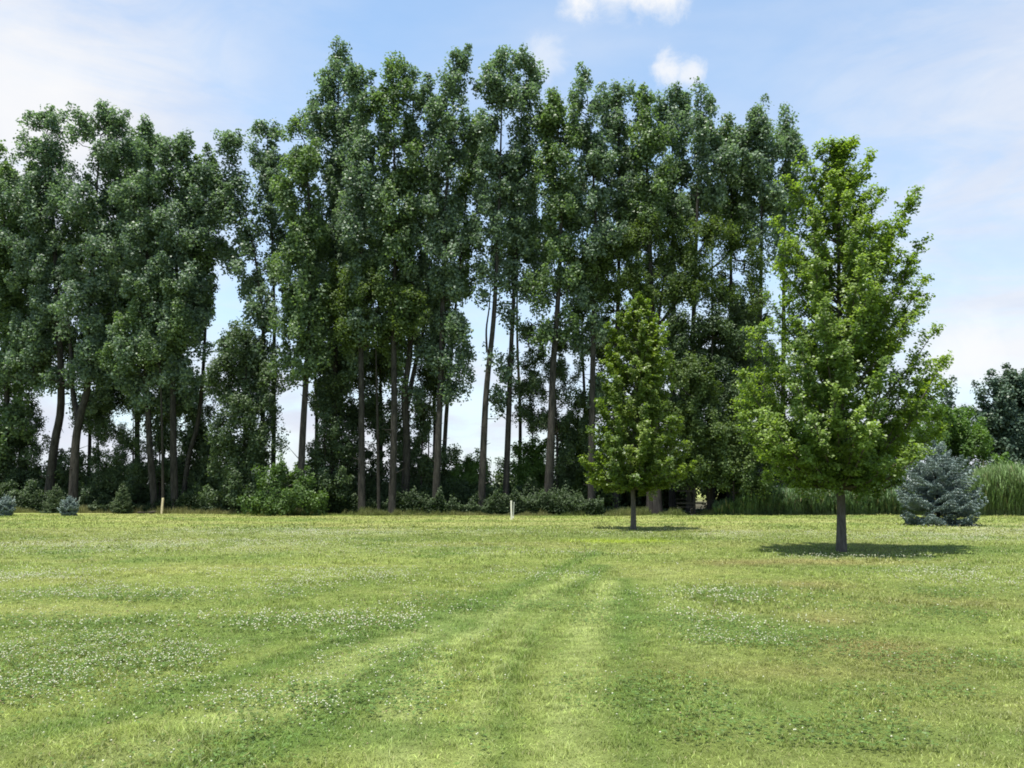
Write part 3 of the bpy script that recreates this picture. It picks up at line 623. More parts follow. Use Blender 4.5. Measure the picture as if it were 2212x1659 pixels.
UNDER += [
 ('rounded green tree low between the two maples', 'broadleaf_tree', [(1585, 1095), (1585, 1030), (1590, 950)], 45.6, .09,
  [(1560, 930, 50, 45), (1620, 960, 50, 45), (1570, 1010, 60, 45), (1640, 1030, 50, 36), (1610, 1070, 40, 26)], ASH, dict(leaf=(.13, .1), cr=.42)),
 ('green tree whose crown fills the space right of the young maple', 'broadleaf_tree', [(1500, 1095), (1502, 980), (1505, 860)], 45.8, .11,
  [(1480, 800, 45, 45), (1530, 850, 50, 50), (1480, 900, 45, 50), (1530, 950, 50, 50), (1490, 1010, 55, 38)], ASH, dict(leaf=(.13, .1), cr=.42)),
 ('green tree whose crown shows left of the young maple', 'broadleaf_tree', [(1262, 1090), (1262, 1000), (1262, 930)], 49, .12,
  [(1265, 900, 30, 40, 0, .8), (1250, 960, 40, 40), (1290, 1010, 45, 45), (1240, 1040, 45, 36), (1300, 1065, 50, 28)], ASH, dict(leaf=(.13, .1), cr=.42)),
 ('leaf covered thin tree in the shade left of the dark leafy trunk', 'broadleaf_tree', [(925, 1090), (926, 950), (930, 800)], 50, .1,
  [(925, 720, 30, 50), (935, 820, 30, 50, 0, .9), (920, 900, 26, 45, 0, .8), (890, 1000, 40, 45, 0, .9), (860, 900, 24, 50, 0, .7)], DARK, dict(leaf=(.13, .09), cr=.4)),
 ('leaf covered thin tree between the sunlit trunk and the middle pair', 'broadleaf_tree', [(735, 1090), (738, 950), (742, 800)], 50, .12,
  [(740, 780, 36, 50), (725, 860, 36, 50), (745, 930, 32, 45, 0, .8), (720, 1000, 40, 45), (690, 790, 24, 45, 0, .8)], DARK, dict(leaf=(.13, .09), cr=.4)),
 ('leaf covered thin tree behind the forked trunk at left', 'broadleaf_tree', [(215, 1090), (213, 950), (216, 800)], 51, .12,
  [(215, 800, 50, 40), (230, 860, 45, 40, 0, .8), (200, 900, 34, 34, 0, .7), (260, 840, 40, 40, 0, .8), (150, 1020, 40, 40)], DARK, dict(leaf=(.13, .09), cr=.4)),
 ('leaf covered thin tree behind the two pale trunks at left', 'broadleaf_tree', [(345, 1090), (347, 950), (350, 850)], 51, .12,
  [(350, 860, 50, 40), (400, 880, 40, 40, 0, .9), (350, 930, 40, 40, 0, .8), (420, 950, 40, 40, 0, .8), (350, 1010, 45, 45), (450, 1000, 45, 45)], DARK, dict(leaf=(.13, .09), cr=.4)),
 ('leafy thin tree between the white post trunk and the thick dark trunk', 'broadleaf_tree', [(1150, 1090), (1150, 950), (1150, 820)], 50, .1,
  [(1150, 720, 24, 34, 0, .6), (1145, 830, 30, 34, 0, .7), (1150, 900, 34, 34, 0, .8)], DARK, dict(leaf=(.13, .08), cr=.38)),
]
BACK = [('shaded back tree behind the leftmost poplars', 40, 470, [(0, 620, 80, 90), (70, 700, 70, 80), (20, 800, 60, 70), (110, 780, 50, 60), (60, 540, 70, 80)]),
 ('shaded back tree behind the forked trunk at left', 190, 470, [(170, 560, 80, 80), (250, 640, 70, 80), (190, 720, 55, 60), (260, 780, 60, 60), (210, 880, 50, 40, 0, .6)]),
 ('shaded back tree behind the two pale trunks at left', 350, 450, [(340, 540, 80, 80), (390, 660, 60, 80), (340, 780, 60, 60), (400, 830, 45, 50), (340, 900, 40, 40, 0, .6)]),
 ('shaded back tree behind the sunlit trunk and the tall left summit', 680, 420, [(640, 500, 55, 70), (720, 560, 70, 80), (700, 680, 70, 70), (640, 640, 40, 50), (730, 790, 60, 60), (700, 870, 40, 50, 0, .7)]),
 ('shaded back tree behind the middle pair of pale trunks', 820, 400, [(800, 500, 70, 80), (850, 600, 80, 70), (820, 780, 50, 60), (870, 700, 50, 60), (800, 880, 40, 50, 0, .7), (860, 960, 36, 40, 0, .6)]),
 ('shaded back tree between the narrow fork and the dark leafy trunk', 935, 400, [(940, 480, 65, 80), (980, 600, 50, 70), (930, 640, 45, 60), (970, 720, 35, 60), (950, 800, 28, 50, 0, .8)]),
 ('shaded back tree behind the straight dark trunk by the white post', 1120, 380, [(1110, 430, 60, 80), (1160, 520, 45, 70), (1090, 560, 30, 50, 0, .7), (1165, 620, 28, 50, 0, .7)]),
 ('shaded back tree behind the pointed summit', 1260, 380, [(1240, 450, 60, 80), (1290, 580, 70, 80), (1240, 680, 35, 50, 0, .7), (1320, 720, 50, 70), (1310, 860, 40, 70, 0, .8), (1250, 950, 40, 50, 0, .8)]),
 ('shaded back tree behind the young maple', 1400, 380, [(1380, 480, 70, 80), (1420, 620, 70, 70), (1390, 760, 60, 80), (1440, 880, 60, 80), (1360, 930, 50, 70), (1420, 1010, 60, 40)]),
 ('shaded back tree behind the wispy summit', 1540, 380, [(1520, 450, 70, 60), (1600, 470, 50, 50), (1560, 620, 50, 50, 0, .7), (1620, 680, 40, 60, 0, .8), (1560, 780, 70, 80), (1620, 880, 50, 70), (1560, 990, 60, 60)])]
for q, (lab, x, yt, lb) in enumerate(BACK):
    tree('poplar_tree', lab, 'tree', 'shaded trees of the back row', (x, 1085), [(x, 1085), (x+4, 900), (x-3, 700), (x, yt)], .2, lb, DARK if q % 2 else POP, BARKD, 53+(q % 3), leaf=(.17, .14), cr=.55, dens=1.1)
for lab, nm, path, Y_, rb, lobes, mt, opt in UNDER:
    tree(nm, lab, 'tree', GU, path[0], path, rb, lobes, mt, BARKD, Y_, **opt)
tree('distant_tree', 'large dark round tree in the distance at the right edge', 'tree', None, (2185, 1075), [(2185, 1070), (2188, 980), (2195, 850)], .45,
     [(2150, 850, 34, 36), (2200, 825, 45, 30), (2140, 910, 32, 40), (2200, 890, 55, 50), (2255, 850, 50, 50), (2170, 960, 45, 40), (2240, 960, 60, 60), (2190, 1010, 60, 40), (2225, 850, 60, 45), (2160, 900, 40, 50), (2200, 940, 60, 50)], FARL, BARKD, 95, leaf=(.3, .24), cr=.9, dens=1.5)
tree('distant_tree', 'slim dark treetop in the distance between the large maple and the right edge', 'tree', None, (2058, 1075), [(2058, 1070), (2058, 950), (2052, 830)], .3,
     [(2050, 835, 14, 18), (2055, 865, 22, 22), (2062, 900, 26, 26), (2060, 950, 30, 40)], FARL, BARKD, 90, leaf=(.3, .22), cr=.8)

# shrubs
GS = 'shrubs below the trees'
def shrub(name, lab, lobes, Y_, mt, grp=GS, leaf=(.12, .09), cr=.38, dens=1., foot=1100):
    cx = sum(l[0] for l in lobes)/len(lobes); top = min(l[1] for l in lobes)
    return tree(name, lab, 'shrub', grp, (cx, foot), [(cx, 1085), (cx+2, top+6)], .06, lobes, mt, BARKD, Y_, leaf=leaf, cr=cr, dens=dens, sides=7)
shrub('leafy_bush', 'bright green bush at the foot of the sunlit poplar trunk', [(590, 1030, 28, 26), (640, 1035, 34, 26), (600, 1080, 42, 32), (655, 1075, 42, 36), (690, 1092, 18, 20), (555, 1085, 30, 26), (615, 1005, 16, 18, 0, .6)], 44.8, BUSH2, None, dens=1.1)
SH = [('dark shrub at the left edge behind the staked blue sapling', [(0, 1060, 40, 45), (50, 1080, 40, 30)]),
      ('dark shrub between the left green spruce seedling and the forked trunk', [(180, 1070, 45, 35), (130, 1080, 35, 26)]),
      ('dark shrub behind the small upright green spruce', [(240, 1070, 40, 35), (290, 1080, 36, 28)]),
      ('dark shrub left of the bright green bush', [(480, 1070, 45, 40), (520, 1060, 36, 45)]),
      ('dark shrub behind the right end of the bright green bush', [(730, 1070, 40, 38), (700, 1050, 30, 34)]),
      ('dark shrub between the middle pair of pale trunks', [(815, 1065, 34, 36)]),
      ('dark shrub right of the middle pair of pale trunks', [(900, 1068, 40, 36)]),
      ('dark shrub below the central sky gap', [(985, 1075, 42, 30)]),
      ('dark shrub directly left of the white post', [(1065, 1075, 36, 32)]),
      ('dark shrub midway between the white post and the thick dark trunk', [(1135, 1078, 36, 28)]),
      ('dark shrub right of the thick dark trunk', [(1235, 1065, 40, 42)])]
for q, (lab, lb) in enumerate(SH):
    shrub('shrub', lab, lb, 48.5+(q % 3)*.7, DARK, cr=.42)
for q in range(20):     # the dark back hedge, bush by bush, that closes the view below the boughs
    x = -40+q*87+rng.normal(0, 12); gap = 600 < x < 640 or 985 < x < 1035
    t = 1040 if x < 560 else (1045 if x < 1280 else 1010)
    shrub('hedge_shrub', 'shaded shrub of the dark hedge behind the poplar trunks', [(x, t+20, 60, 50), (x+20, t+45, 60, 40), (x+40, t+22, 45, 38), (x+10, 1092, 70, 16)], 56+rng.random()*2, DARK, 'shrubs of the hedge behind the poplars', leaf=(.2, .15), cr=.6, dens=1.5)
# low growth along the edge
def groundcover(name, lab, x0, x1, yb0, yb1, h0, h1, mt, n, leaf=(.11, .08)):
    t = rng.random(n); px = x0+(x1-x0)*t
    Yg = np.array([gnd(a, yb0+(yb1-yb0)*b)[1] for a, b in zip(px, t)])+rng.random(n)**1.5*3.2
    x = (px-1106)/F*Yg*math.cos(PITCH)*1.015
    hh = h0*.45+(h1*1.45-h0*.45)*sstep(.28, .78, fbm(x, Yg, 1.6, 7))*(.35+.65*fbm(x, Yg, .35, 8))
    hh = hh+(.12+1.0*sstep(.38, .72, fbm(x, Yg, .9, 12)))*(.55+.9*fbm(x, Yg, .22, 14, 2)-.2)*sstep(640, 720, px)*(name == 'undergrowth')
    zz = np.maximum(.02, rng.random(n)**.8*hh+rng.normal(0, .05, n))
    V, Q = leaves(np.stack([x, Yg, zz], 1), np.stack([rng.normal(0, .5, n), rng.normal(-.3, .5, n), np.ones(n)*.8], 1), leaf[0]*(.6+.8*rng.random(n)), leaf[1]*(.6+.8*rng.random(n)))
    return tag(mesh(name, V, Q, None, mt, fattr=rng.random(n)), lab, name.replace('_', ' '), kind='stuff')
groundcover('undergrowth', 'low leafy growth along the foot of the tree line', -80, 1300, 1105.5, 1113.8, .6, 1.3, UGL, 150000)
groundcover('weeds', 'short weeds in the shade behind the young maple', 1280, 1640, 1110, 1110, .08, .3, DARK, 9000)

n = 42000; t = rng.random(n); px = -90+1740*t; py = np.interp(px, [-90, 300, 700, 1300, 1650], [1106.5, 1108, 1112.6, 1113.6, 1111.5])
Yg = np.interp(py, [1100, 1106, 1110, 1116], [gnd(0, v)[1] for v in (1100, 1106, 1110, 1116)])-.5+1.1*rng.random(n)+1.1*(fbm(px, px*0, 40, 33)-.5)
x = (px-1106)/F*Yg; h = (.05+.42*sstep(.35, .75, fbm(x, Yg, .9, 35)))*(.3+.9*rng.random(n)); az = rng.random(n)*6.28
d = np.stack([np.cos(az), np.sin(az), 0*az], 1)*(h*.5*rng.random(n))[:, None]; s_ = np.stack([-np.sin(az), np.cos(az), 0*az], 1)*.009; P = np.stack([x, Yg, 0*x-.01], 1); U = np.array([0, 0, 1.])
V = np.stack([P-s_, P+s_, P+d*.4+U*h[:, None]*.6+s_*.8, P+d*.4+U*h[:, None]*.6-s_*.8, P+d+U*h[:, None]], 1).reshape(-1, 3); b = (np.arange(n)*5)[:, None]
cc = lawn_color(x, Yg)*(.5+.7*rng.random((n, 1))); tag(mesh('rough_grass', V, b+np.array([[0, 1, 2, 3]]), b+np.array([[3, 2, 4]]), GR, vcol=np.repeat(cc, 5, 0)), 'ragged unmown grass along the edge of the mown field', 'rough grass', kind='stuff')
# reeds
def reeds(name, lab, x0, x1, py0, hmin, hmax, n, dp, tone):
    """each reed a thin stem with long arching leaves"""
    ns = n//9; t = rng.random(ns); px = x0+(x1-x0)*t; Yg = gnd(1900, py0)[1]+rng.random(ns)**1.2*dp+.5*fbm(px, px*0, 30, 5)
    x = (px-1106)/F*Yg; f = fbm(x, Yg, 1.1, 71, 3); keep = rng.random(ns) < .55+.5*f; x = x[keep]; Yg = Yg[keep]; f = f[keep]; ns = len(x)
    h = (hmin+(hmax-hmin)*(.25+.5*f+.35*fbm(x, Yg, .3, 73, 2)))*(.55+.65*rng.random(ns))*(.35+.65*sstep(-5, 120 if x0 < 2000 else 30, (px[keep]-x0))); lean = rng.normal(0, .13, (ns, 2))
    ids = np.repeat(np.arange(ns), 9); m = len(ids); u = .12+.88*rng.random(m)**.8
    P = np.stack([x[ids]+lean[ids, 0]*h[ids]*u, Yg[ids]+lean[ids, 1]*h[ids]*u, h[ids]*u*.92], 1)
    az = rng.random(m)*6.28; d = np.stack([np.cos(az), np.sin(az), 0*az], 1); s_ = np.stack([-d[:, 1], d[:, 0], 0*az], 1)*(.013+.012*rng.random(m))[:, None]
    L_ = (.28+.34*rng.random(m))*np.minimum(1, .6+h[ids]*.2)
    M = P+d*(L_*.22)[:, None]; M[:, 2] += L_*(.55+.2*rng.random(m)); T = P+d*(L_*.55)[:, None]; T[:, 2] += L_*(.6+.6*rng.random(m))
    V1 = np.stack([P-s_*.6, P+s_*.6, M+s_, M-s_, T], 1).reshape(-1, 3)
    B_ = np.stack([x, Yg, 0*x], 1); E = np.stack([x+lean[:, 0]*h, Yg+lean[:, 1]*h, h], 1); V2, Q2 = frustums(B_, E, np.full(ns, .008), np.full(ns, .004), 3)
    b = (np.arange(m)*5)[:, None]; o = len(V1)
    g_ = (.45+.8*f+.5*rng.random(ns))[:, None]
    c1 = np.array(tone)*g_[ids]*(.75+.5*rng.random((m, 1))); dry = rng.random(m) < .07; c1[dry] = (.22, .20, .11)
    c2 = np.array(tone)*g_*np.array([1.2, 1.05, 1.0])
    return tag(mesh(name, np.concatenate([V1, V2]), np.concatenate([b+np.array([[0, 1, 2, 3]]), Q2+o]), b+np.array([[3, 2, 4]]), GR, vcol=np.concatenate([np.repeat(c1, 5, 0), np.repeat(c2, 6, 0)])), lab, 'reeds', kind='stuff')
reeds('reeds', 'band of tall green reeds behind the large maple and the blue spruce', 1540, 2000, 1113, .6, 1.45, 75000, 3.5, (.085, .14, .058))
reeds('reeds', 'high stand of green reeds right of the blue spruce', 2085, 2330, 1114, 1.4, 2.7, 60000, 4, (.125, .19, .075))
shrub('shrub', 'small green shrub poking above the reeds at right', [(2165, 1010, 26, 24), (2150, 1040, 30, 30)], 52, BUSH)

shrub('shrub', 'rounded light green shrub rising behind the reeds at the right edge', [(2190, 1035, 36, 26), (2225, 1045, 30, 30), (2120, 1050, 26, 22)], 50.5, BUSH)
# ---------------------------------------------------------------- maples
def maple(lab, base, Y_, trunk_px, rb, prof, tips, nbr, mt, leafs, zc, per_m, seed, plume=.30, zfirst=None):
    """upright limbs, each a plume of foliage; prof = [(height, radius)...] in metres, tips = outline limbs (px, py, depth offset)"""
    global rng
    rng_old = rng; rng = np.random.default_rng(seed)
    b = gnd(*base)
    root = empty('maple_tree', b, lab, 'tree', 'maples on the lawn')
    P = [np.array([b[0], b[1], -.1])]+[at(px, py, b[1]) for px, py in trunk_px]
    P = np.array(P); ztop = P[:, 2].max()
    rr = rb*(1-.93*np.clip(P[:, 2]/ztop, 0, 1))**.9+.008; rr[0] *= 1.3
    V, Q, tn, tr = tube(P, rr, 14, .03, 6); parts = [(V, Q)]
    def stem(zv):
        q = np.interp(zv, tn[:, 2], np.arange(len(tn))); i0 = int(q); f = q-i0; i1 = min(i0+1, len(tn)-1)
        return tn[i0]*(1-f)+tn[i1]*f, tr[i0]*(1-f)+tr[i1]*f
    limbs = []
    ph = np.array(prof)
    for q in range(nbr):
        zt = zc+(ztop-zc)*((q+rng.random()*.8)/nbr)**.93         # height of the tip
        rt = np.interp(zt, ph[:, 0], ph[:, 1])*(.72+.36*rng.random())
        az = q*2.39996+rng.normal(0, .25)
        c0, _ = stem(min(zt, ztop-.05))
        limbs.append(np.array([c0[0]+rt*math.cos(az), c0[1]+rt*math.sin(az), zt+rt*.12*rng.random()]))
    for t in tips: limbs.append(at(t[0], t[1], b[1]+t[2]))
    LP, LN, LV = [], [], []
    E0, E1, R0, R1 = [], [], [], []
    for tip_ in limbs:
        c0, _ = stem(min(tip_[2], ztop-.02)); hr = np.hypot(tip_[0]-c0[0], tip_[1]-c0[1])
        z0 = max(zfirst, tip_[2]-hr*(.75+.5*rng.random())-.25)
        s0, r0 = stem(z0); vec = tip_-s0; Ln = np.linalg.norm(vec)
        n = max(4, int(Ln/.22)); tt = np.linspace(0, 1, n+1)
        sag = -np.sin(tt*math.pi)*Ln*.10*(.5+rng.random())
        path = s0+vec*tt[:, None]; path[:, 2] += sag
        path += np.cumsum(rng.normal(0, .012, path.shape), 0)*min(1, Ln)
        rad = np.linspace(min(r0*.55, .012+.016*Ln), .004, n+1)
        E0 += list(path[:-1]); E1 += list(path[1:]); R0 += list(rad[:-1]); R1 += list(rad[1:])
        tone = rng.random()
        # side shoots
        ns = int(6+Ln*9)
        for s in range(ns):
            t = .16+.84*(rng.random()**.75); k_ = t*n; i0 = min(int(k_), n-1); p = path[i0]+(path[i0+1]-path[i0])*(k_-i0)
            w_ = plume*(1.25-.75*t)*(.6+.6*rng.random())*min(1.6, .55+Ln*.3)
            if t > .97: w_ *= .7
            dd = unit(rng.normal(size=3)+unit(vec)*.9+np.array([0, 0, .35])); e = p+dd*w_
            E0.append(p); E1.append(e); R0.append(.006); R1.append(.0025)
            m = int(per_m*w_*(.7+.6*rng.random()))+6
            u = rng.random(m)**.7; off = unit(rng.normal(size=(m, 3)))*(rng.random(m)**.5*.15*(plume/.3))[:, None]; off[:, 2] *= .6
            LP.append(p+dd*w_*u[:, None]*1.08+off)
            o = unit(e-np.array([s0[0], s0[1], e[2]-.3]))
            LN.append(np.array([0, 0, .75])+o*.45+rng.normal(size=(m, 3))*.42)
            LV.append(np.clip(.45*tone+.25*rng.random()+.3*rng.random(m), 0, 1))
    V, Q = frustums(E0, E1, np.array(R0), np.array(R1), 5); parts.append((V, Q))
    V, Q = join(parts); mesh('trunk', V-b, Q, mat=BARKM, parent=root, smooth=True)
    LP = np.concatenate(LP); LN = np.concatenate(LN); LV = np.concatenate(LV); m = len(LP); s = .65+.7*rng.random(m)
    V, Q = leaves(LP-b, LN, leafs[0]*s, leafs[1]*s, .12)
    mesh('crown', V, Q, mat=mt, parent=root, fattr=LV)
    rng = rng_old
    return root
bm_ = gnd(1817, 1190)[1]
maple('large maple with dense feathery green crown and a round shadow on the lawn', (1817, 1190), None, [(1817, 1100), (1814, 1000), (1812, 850), (1812, 700), (1812, 550), (1810, 420), (1812, 305)], .10,
      [(1.7, 1.6), (2.2, 2.3), (3.0, 2.62), (4.0, 2.45), (5.0, 2.2), (6.0, 2.0), (7.0, 1.7), (8.0, 1.35), (9.0, .95), (9.7, .55), (10.3, .15)],
      [(1990, 408, 0), (1975, 430, .3), (2000, 520, .2), (1998, 590, -.3), (2003, 640, 0), (1975, 560, -.8), (1960, 480, .5), (2042, 775, 0), (2030, 830, -.4), (2035, 890, .3), (1885, 330, 0), (1872, 350, .4), (1905, 410, -.3), (1715, 345, .2), (1730, 330, -.2), (1700, 370, 0), (1700, 430, .3), (1672, 470, 0), (1690, 520, -.4), (1668, 560, .2), (1650, 640, 0), (1640, 700, -.5), (1615, 720, .2), (1600, 800, 0), (1592, 870, .3), (1602, 930, -.4), (1780, 305, .1), (1795, 300, -.2), (1835, 298, .1), (1850, 305, 0), (1760, 315, 0), (1960, 700, -1.2), (1700, 750, -1.6), (1820, 740, -2.0), (1850, 880, -2.2), (1760, 900, -2.2), (1900, 620, -1.6), (1760, 560, -1.5), (1850, 480, -1.2)],
      150, MAPLE, (.074, .056), 1.75, 112, 5, .30, 1.55)
maple('young maple with yellowish green crown, smaller of the two on the lawn', (1368, 1143), None, [(1368, 1095), (1367, 1040), (1370, 950), (1374, 850), (1378, 740), (1378, 645)], .085,
      [(1.5, 1.7), (2.0, 2.2), (2.6, 2.1), (3.4, 1.9), (4.4, 1.65), (5.4, 1.45), (6.4, 1.25), (7.4, 1.0), (8.2, .6), (8.8, .15)],
      [(1262, 985, 0), (1255, 1000, .2), (1490, 1000, 0), (1478, 960, -.2), (1470, 900, 0), (1290, 870, 0), (1285, 930, .2), (1305, 780, 0), (1310, 760, .3), (1450, 760, 0), (1440, 720, -.2), (1435, 700, .2), (1310, 700, 0), (1318, 720, .2), (1350, 655, 0), (1400, 650, .1), (1335, 680, -.2), (1415, 680, 0), (1380, 638, 0), (1395, 900, -1.3), (1330, 950, -1.4), (1420, 1000, -1.3)],
      100, MAPLE2, (.092, .072), 1.6, 95, 8, .30, 1.5)

# ---------------------------------------------------------------- spruces
def spruce(name, lab, base, hgt_, prof, tiers, mt, seed, grp=None, needle=(.10, .03), cat='spruce', dens=1.):
    global rng
    ro = rng; rng = np.random.default_rng(seed)
    b = gnd(*base); root = empty(name, b, lab, cat, grp)
    V, Q, tn, tr = tube([[b[0], b[1], -.05], [b[0]+.01, b[1], hgt_*.5], [b[0], b[1], hgt_]], [hgt_*.02+.01, hgt_*.012+.006, .005], 8, .03, 3); parts = [(V, Q)]
    pr = np.array(prof); C, Nn, Lv, A_ = [], [], [], []; E0, E1, R0, R1 = [], [], [], []
    for ti in range(tiers):
        f = ti/(tiers-1); z = hgt_*(.015+.955*f); nb = int(13-7*f)
        for k in range(nb):
            az = k*2*math.pi/nb+ti*1.3+rng.normal(0, .2); r = np.interp(z/hgt_, pr[:, 0], pr[:, 1])*(.8+.35*rng.random())
            d = np.array([math.cos(az), math.sin(az), 0.]); s = np.array([-d[1], d[0], 0])
            zz = z+rng.normal(0, .03)*hgt_; rise = (.0+.55*f)*r
            n = max(3, int(r/.12)); t = np.linspace(0, 1, n+1)
            pth = np.array([b[0], b[1], zz])+d*r*t[:, None]; pth[:, 2] += rise*t+(-np.sin(t*math.pi)*.08+.10*t**3)*r
            pth[:, 2] = np.maximum(pth[:, 2], .04)
            E0 += list(pth[:-1]); E1 += list(pth[1:]); rd = np.linspace(.008+.008*r, .004, n+1); R0 += list(rd[:-1]); R1 += list(rd[1:])
            tone = rng.random()
            m = int((330*r+30)*dens*r**.6); u = rng.random(m)**.72
            wv = np.interp(u, [0, .25, .7, 1], [.16, .30, .30, .04])*r*.95+.02
            sd_ = (rng.random(m)*2-1); sd_ = np.sign(sd_)*np.abs(sd_)**.8
            # needles gather on side twigs
            u2 = u+np.abs(sd_)*wv/r*.6; tw = np.round(u*9)/9; u = u*.35+tw*.65
            p = np.array([b[0], b[1], zz])+d*(r*(u+np.abs(sd_)*wv/r*.45))[:, None]+s*(sd_*wv)[:, None]
            p[:, 2] += rise*u+(-np.sin(np.clip(u, 0, 1)*math.pi)*.08+.10*u**3)*r-np.abs(sd_)*wv*.12+rng.normal(0, .018, m)
            p[:, 2] = np.maximum(p[:, 2], .03)
            C.append(p); Lv.append(np.clip(.35*tone+.65*rng.random(m), 0, 1))
            A_.append(d*.8+s*(np.sign(sd_)*.7)[:, None]+rng.normal(0, .35, (m, 3))+np.array([0, 0, .25]))
            Nn.append(rng.normal(0, .5, (m, 3))+np.array([0, 0, .8]))
    V, Q = frustums(E0, E1, np.array(R0), np.array(R1), 4); parts.append((V, Q)); V, Q = join(parts)
    mesh('trunk', V-b, Q, mat=BARKD, parent=root, smooth=True)
    C = np.concatenate(C); m = len(C)
    V, Q = leaves(C-b, np.concatenate(Nn), needle[0]*(.7+.6*rng.random(m)), needle[1], .1, np.concatenate(A_))
    mesh('crown', V, Q, mat=mt, parent=root, fattr=np.concatenate(Lv)); rng = ro
    return root
spruce('blue_spruce', 'wide blue spruce with layered silvery boughs at the right of the lawn', (2028, 1134), 3.45, [(0, 1.5), (.12, 1.6), (.35, 1.55), (.55, 1.35), (.72, .92), (.88, .40), (1, .06)], 12, SPR, 3, dens=1.9)
spruce('spruce_sapling', 'staked blue spruce sapling standing in front of the forked poplar', (148, 1114), 1.0, [(0, .38), (.3, .5), (.6, .44), (.85, .2), (1, .06)], 9, SPR, 4, 'staked blue spruce saplings', (.07, .03), dens=2.2)
spruce('spruce_sapling', 'staked blue spruce sapling cut by the left edge', (10, 1114), 1.05, [(0, .38), (.3, .5), (.6, .42), (.85, .2), (1, .06)], 9, SPR, 6, 'staked blue spruce saplings', (.07, .03), dens=2.2)
spruce('spruce_sapling', 'green spruce seedling behind the staked blue sapling', (118, 1108), 1.75, [(0, .75), (.2, .7), (.5, .45), (.8, .2), (1, .04)], 12, SPG, 7, 'green spruce seedlings', (.08, .03), dens=1.2)
spruce('spruce_sapling', 'green spruce seedling standing alone left of the wooden stake', (262, 1109), 1.8, [(0, .55), (.2, .58), (.5, .42), (.8, .2), (1, .04)], 12, SPG, 9, 'green spruce seedlings', (.08, .03), dens=1.2)

# ---------------------------------------------------------------- posts, bench, clods
def plainmat(name, col, rough=.7, var=.25):
    m, nt, N, L = newmat(name)
    out = N.new('ShaderNodeOutputMaterial'); p = N.new('ShaderNodeBsdfPrincipled'); p.inputs['Roughness'].default_value = rough; p.inputs['Specular IOR Level'].default_value = .15
    tc = N.new('ShaderNodeTexCoord'); nz = N.new('ShaderNodeTexNoise'); nz.inputs['Scale'].default_value = 12; nz.inputs['Detail'].default_value = 6
    mr_ = N.new('ShaderNodeMapRange'); mr_.inputs[3].default_value = 1-var; mr_.inputs[4].default_value = 1+var
    mu = N.new('ShaderNodeMix'); mu.data_type = 'RGBA'; mu.blend_type = 'MULTIPLY'; mu.inputs[0].default_value = 1; mu.inputs[6].default_value = (*col, 1)
    L.new(tc.outputs['Object'], nz.inputs['Vector']); L.new(nz.outputs[0], mr_.inputs[0]); L.new(mr_.outputs[0], mu.inputs[7])
    L.new(mu.outputs[2], p.inputs['Base Color']); L.new(p.outputs[0], out.inputs[0]); return m
WHITE = plainmat('white_post', (.74, .70, .60), .5, .1); WOODP = plainmat('pale_stake_wood', (.62, .52, .34)); GREYW = plainmat('grey_stake_wood', (.30, .32, .27)); BENCHW = plainmat('bench_wood', (.014, .013, .011))
def bx(bm, c, s, rot=None, bev=.004):
    r = bmesh.ops.create_cube(bm, size=1); vs = r['verts']
    from mathutils import Matrix
    bmesh.ops.scale(bm, vec=s, verts=vs)
    es = list({e for v in vs for e in v.link_edges})
    if bev: bmesh.ops.bevel(bm, geom=es, offset=bev, segments=2, affect='EDGES', profile=.6)
    vs = [v for v in bm.verts if not v.tag]
    if rot is not None: bmesh.ops.rotate(bm, cent=(0, 0, 0), matrix=rot, verts=vs)
    bmesh.ops.translate(bm, vec=c, verts=vs)
    for v in bm.verts: v.tag = True
def bobj(name, bm, mat, parent=None, loc=None):
    me = bpy.data.meshes.new(name); bm.to_mesh(me); bm.free(); me.materials.append(mat)
    o = bpy.data.objects.new(name, me); COL.objects.link(o)
    if parent: o.parent = parent
    if loc is not None: o.location = tuple(loc)
    return o
def stake(name, lab, cat, px, py, h, w_, lean, mat, point=True, leany=0., grp=None):
    bm = bmesh.new(); n = 4
    rings = [(-.12, .5), (0, .5), (h-w_*.9, .5), (h, .18 if point else .46)]
    vs = []
    for z_, r in rings:
        vs.append([bm.verts.new((sx*r*w_+lean*z_, sy*r*w_*.8+leany*z_, z_)) for sx, sy in ((-1, -1), (1, -1), (1, 1), (-1, 1))])
    for a, b_ in zip(vs[:-1], vs[1:]):
        for k in range(4): bm.faces.new((a[k], a[(k+1) % 4], b_[(k+1) % 4], b_[k]))
    bm.faces.new(vs[-1]); bm.faces.new(vs[0][::-1])
    bmesh.ops.bevel(bm, geom=[e for e in bm.edges if e.calc_length() > .3], offset=w_*.1, segments=2, affect='EDGES')
    o = bobj(name, bm, mat, None, gnd(px, py)); return tag(o, lab, cat, grp)
stake('wooden_stake', 'pale bare wood stake standing in front of the straight pale trunk at left', 'stake', 349, 1109.6, .92, .115, .04, WOODP, False)
stake('white_post', 'white painted post leaning slightly at the lawn edge in the middle', 'post', 1105, 1122, .90, .085, -.02, WHITE, False)
r = stake('grey_stake', 'slim grey stake with white tip right behind the white post', 'stake', 1108.5, 1119, .80, .05, .06, GREYW, True, .1)
bm = bmesh.new(); bx(bm, (.052, .08, .80), (.075, .05, .14), None, .01); bobj('white_tip', bm, WHITE, r)
GK = 'stakes beside the blue saplings'
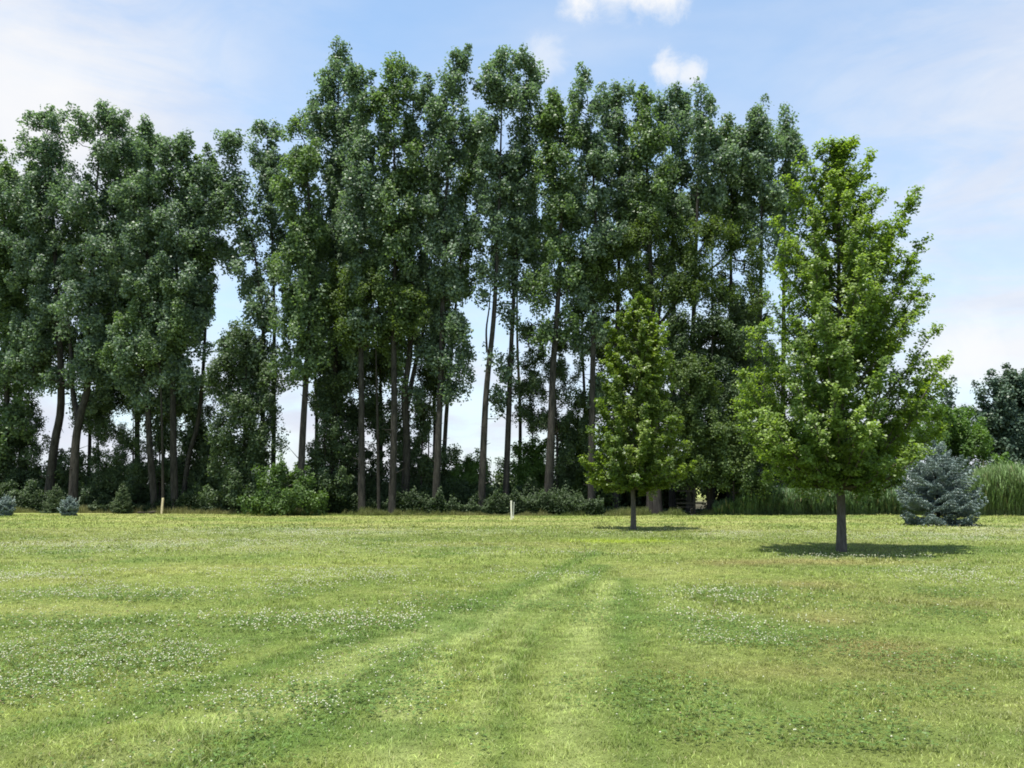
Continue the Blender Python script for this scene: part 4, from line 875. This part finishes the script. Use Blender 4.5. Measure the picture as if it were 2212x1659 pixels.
stake('sapling_stake', 'grey green stake leaning right beside the sapling cut by the left edge', 'stake', 20, 1113, 1.05, .05, .22, GREYW, True, 0, GK)
stake('sapling_stake', 'grey green stake on the right side of the sapling before the forked poplar', 'stake', 163, 1111, 1.0, .05, .20, GREYW, True, 0, GK)
stake('sapling_stake', 'grey green stake on the left side of the sapling before the forked poplar', 'stake', 137, 1110, .85, .05, -.06, GREYW, True, 0, GK)
# bench in the shade
g = at(1493, 1107, 47.5); be = empty('garden_bench', (g[0]*45/47.5, 45, 0), 'dark wooden bench with two pale end frames in deep shade behind the young maple', 'bench')
for s in (-1, 1):
    bm = bmesh.new(); X_ = s*.79
    bx(bm, (X_, -.22, .21), (.07, .07, .42)); bobj('front_leg', bm, GREYW if s < 0 else WHITE, be)
    bm = bmesh.new(); bx(bm, (X_, .25, .36), (.09, .07, .72)); bobj('rear_leg', bm, GREYW if s < 0 else WHITE, be)
    bm = bmesh.new(); bx(bm, (X_, -.012, .60), (.07, .45, .05)); bobj('armrest', bm, GREYW if s < 0 else WHITE, be)
bm = bmesh.new()
for k in range(4): bx(bm, (0, -.18+k*.115, .44), (1.5, .095, .03))
bobj('seat', bm, BENCHW, be)
bm = bmesh.new()
for k in range(2): bx(bm, (0, .215, .55+k*.11), (1.5, .03, .09))
bobj('backrest', bm, BENCHW, be)
CL = plainmat('soil_clod', (.045, .04, .028), .95)
for px, lab, sz in ((305, 'small dark clump lying on the grass far left of the wooden stake', .17), (331, 'small dark clump lying on the grass nearest the wooden stake', .21)):
    P = gnd(px, 1109); V = IV*np.array([sz*1.5, sz, sz*.55])*(1+.25*rng.normal(size=(len(IV), 1)))
    tag(mesh('soil_clump', V, None, IF, CL, smooth=True), lab, 'soil clump', 'dark clumps on the grass').location = (P[0], P[1], .03)

# ---------------------------------------------------------------- render settings
cy = sc.cycles
cy.max_bounces = 6; cy.diffuse_bounces = 3; cy.glossy_bounces = 2; cy.transmission_bounces = 4; cy.transparent_max_bounces = 4
cy.use_denoising = True; cy.filter_width = 1.8
try: cy.denoiser = 'OPENIMAGEDENOISE'
except Exception: pass
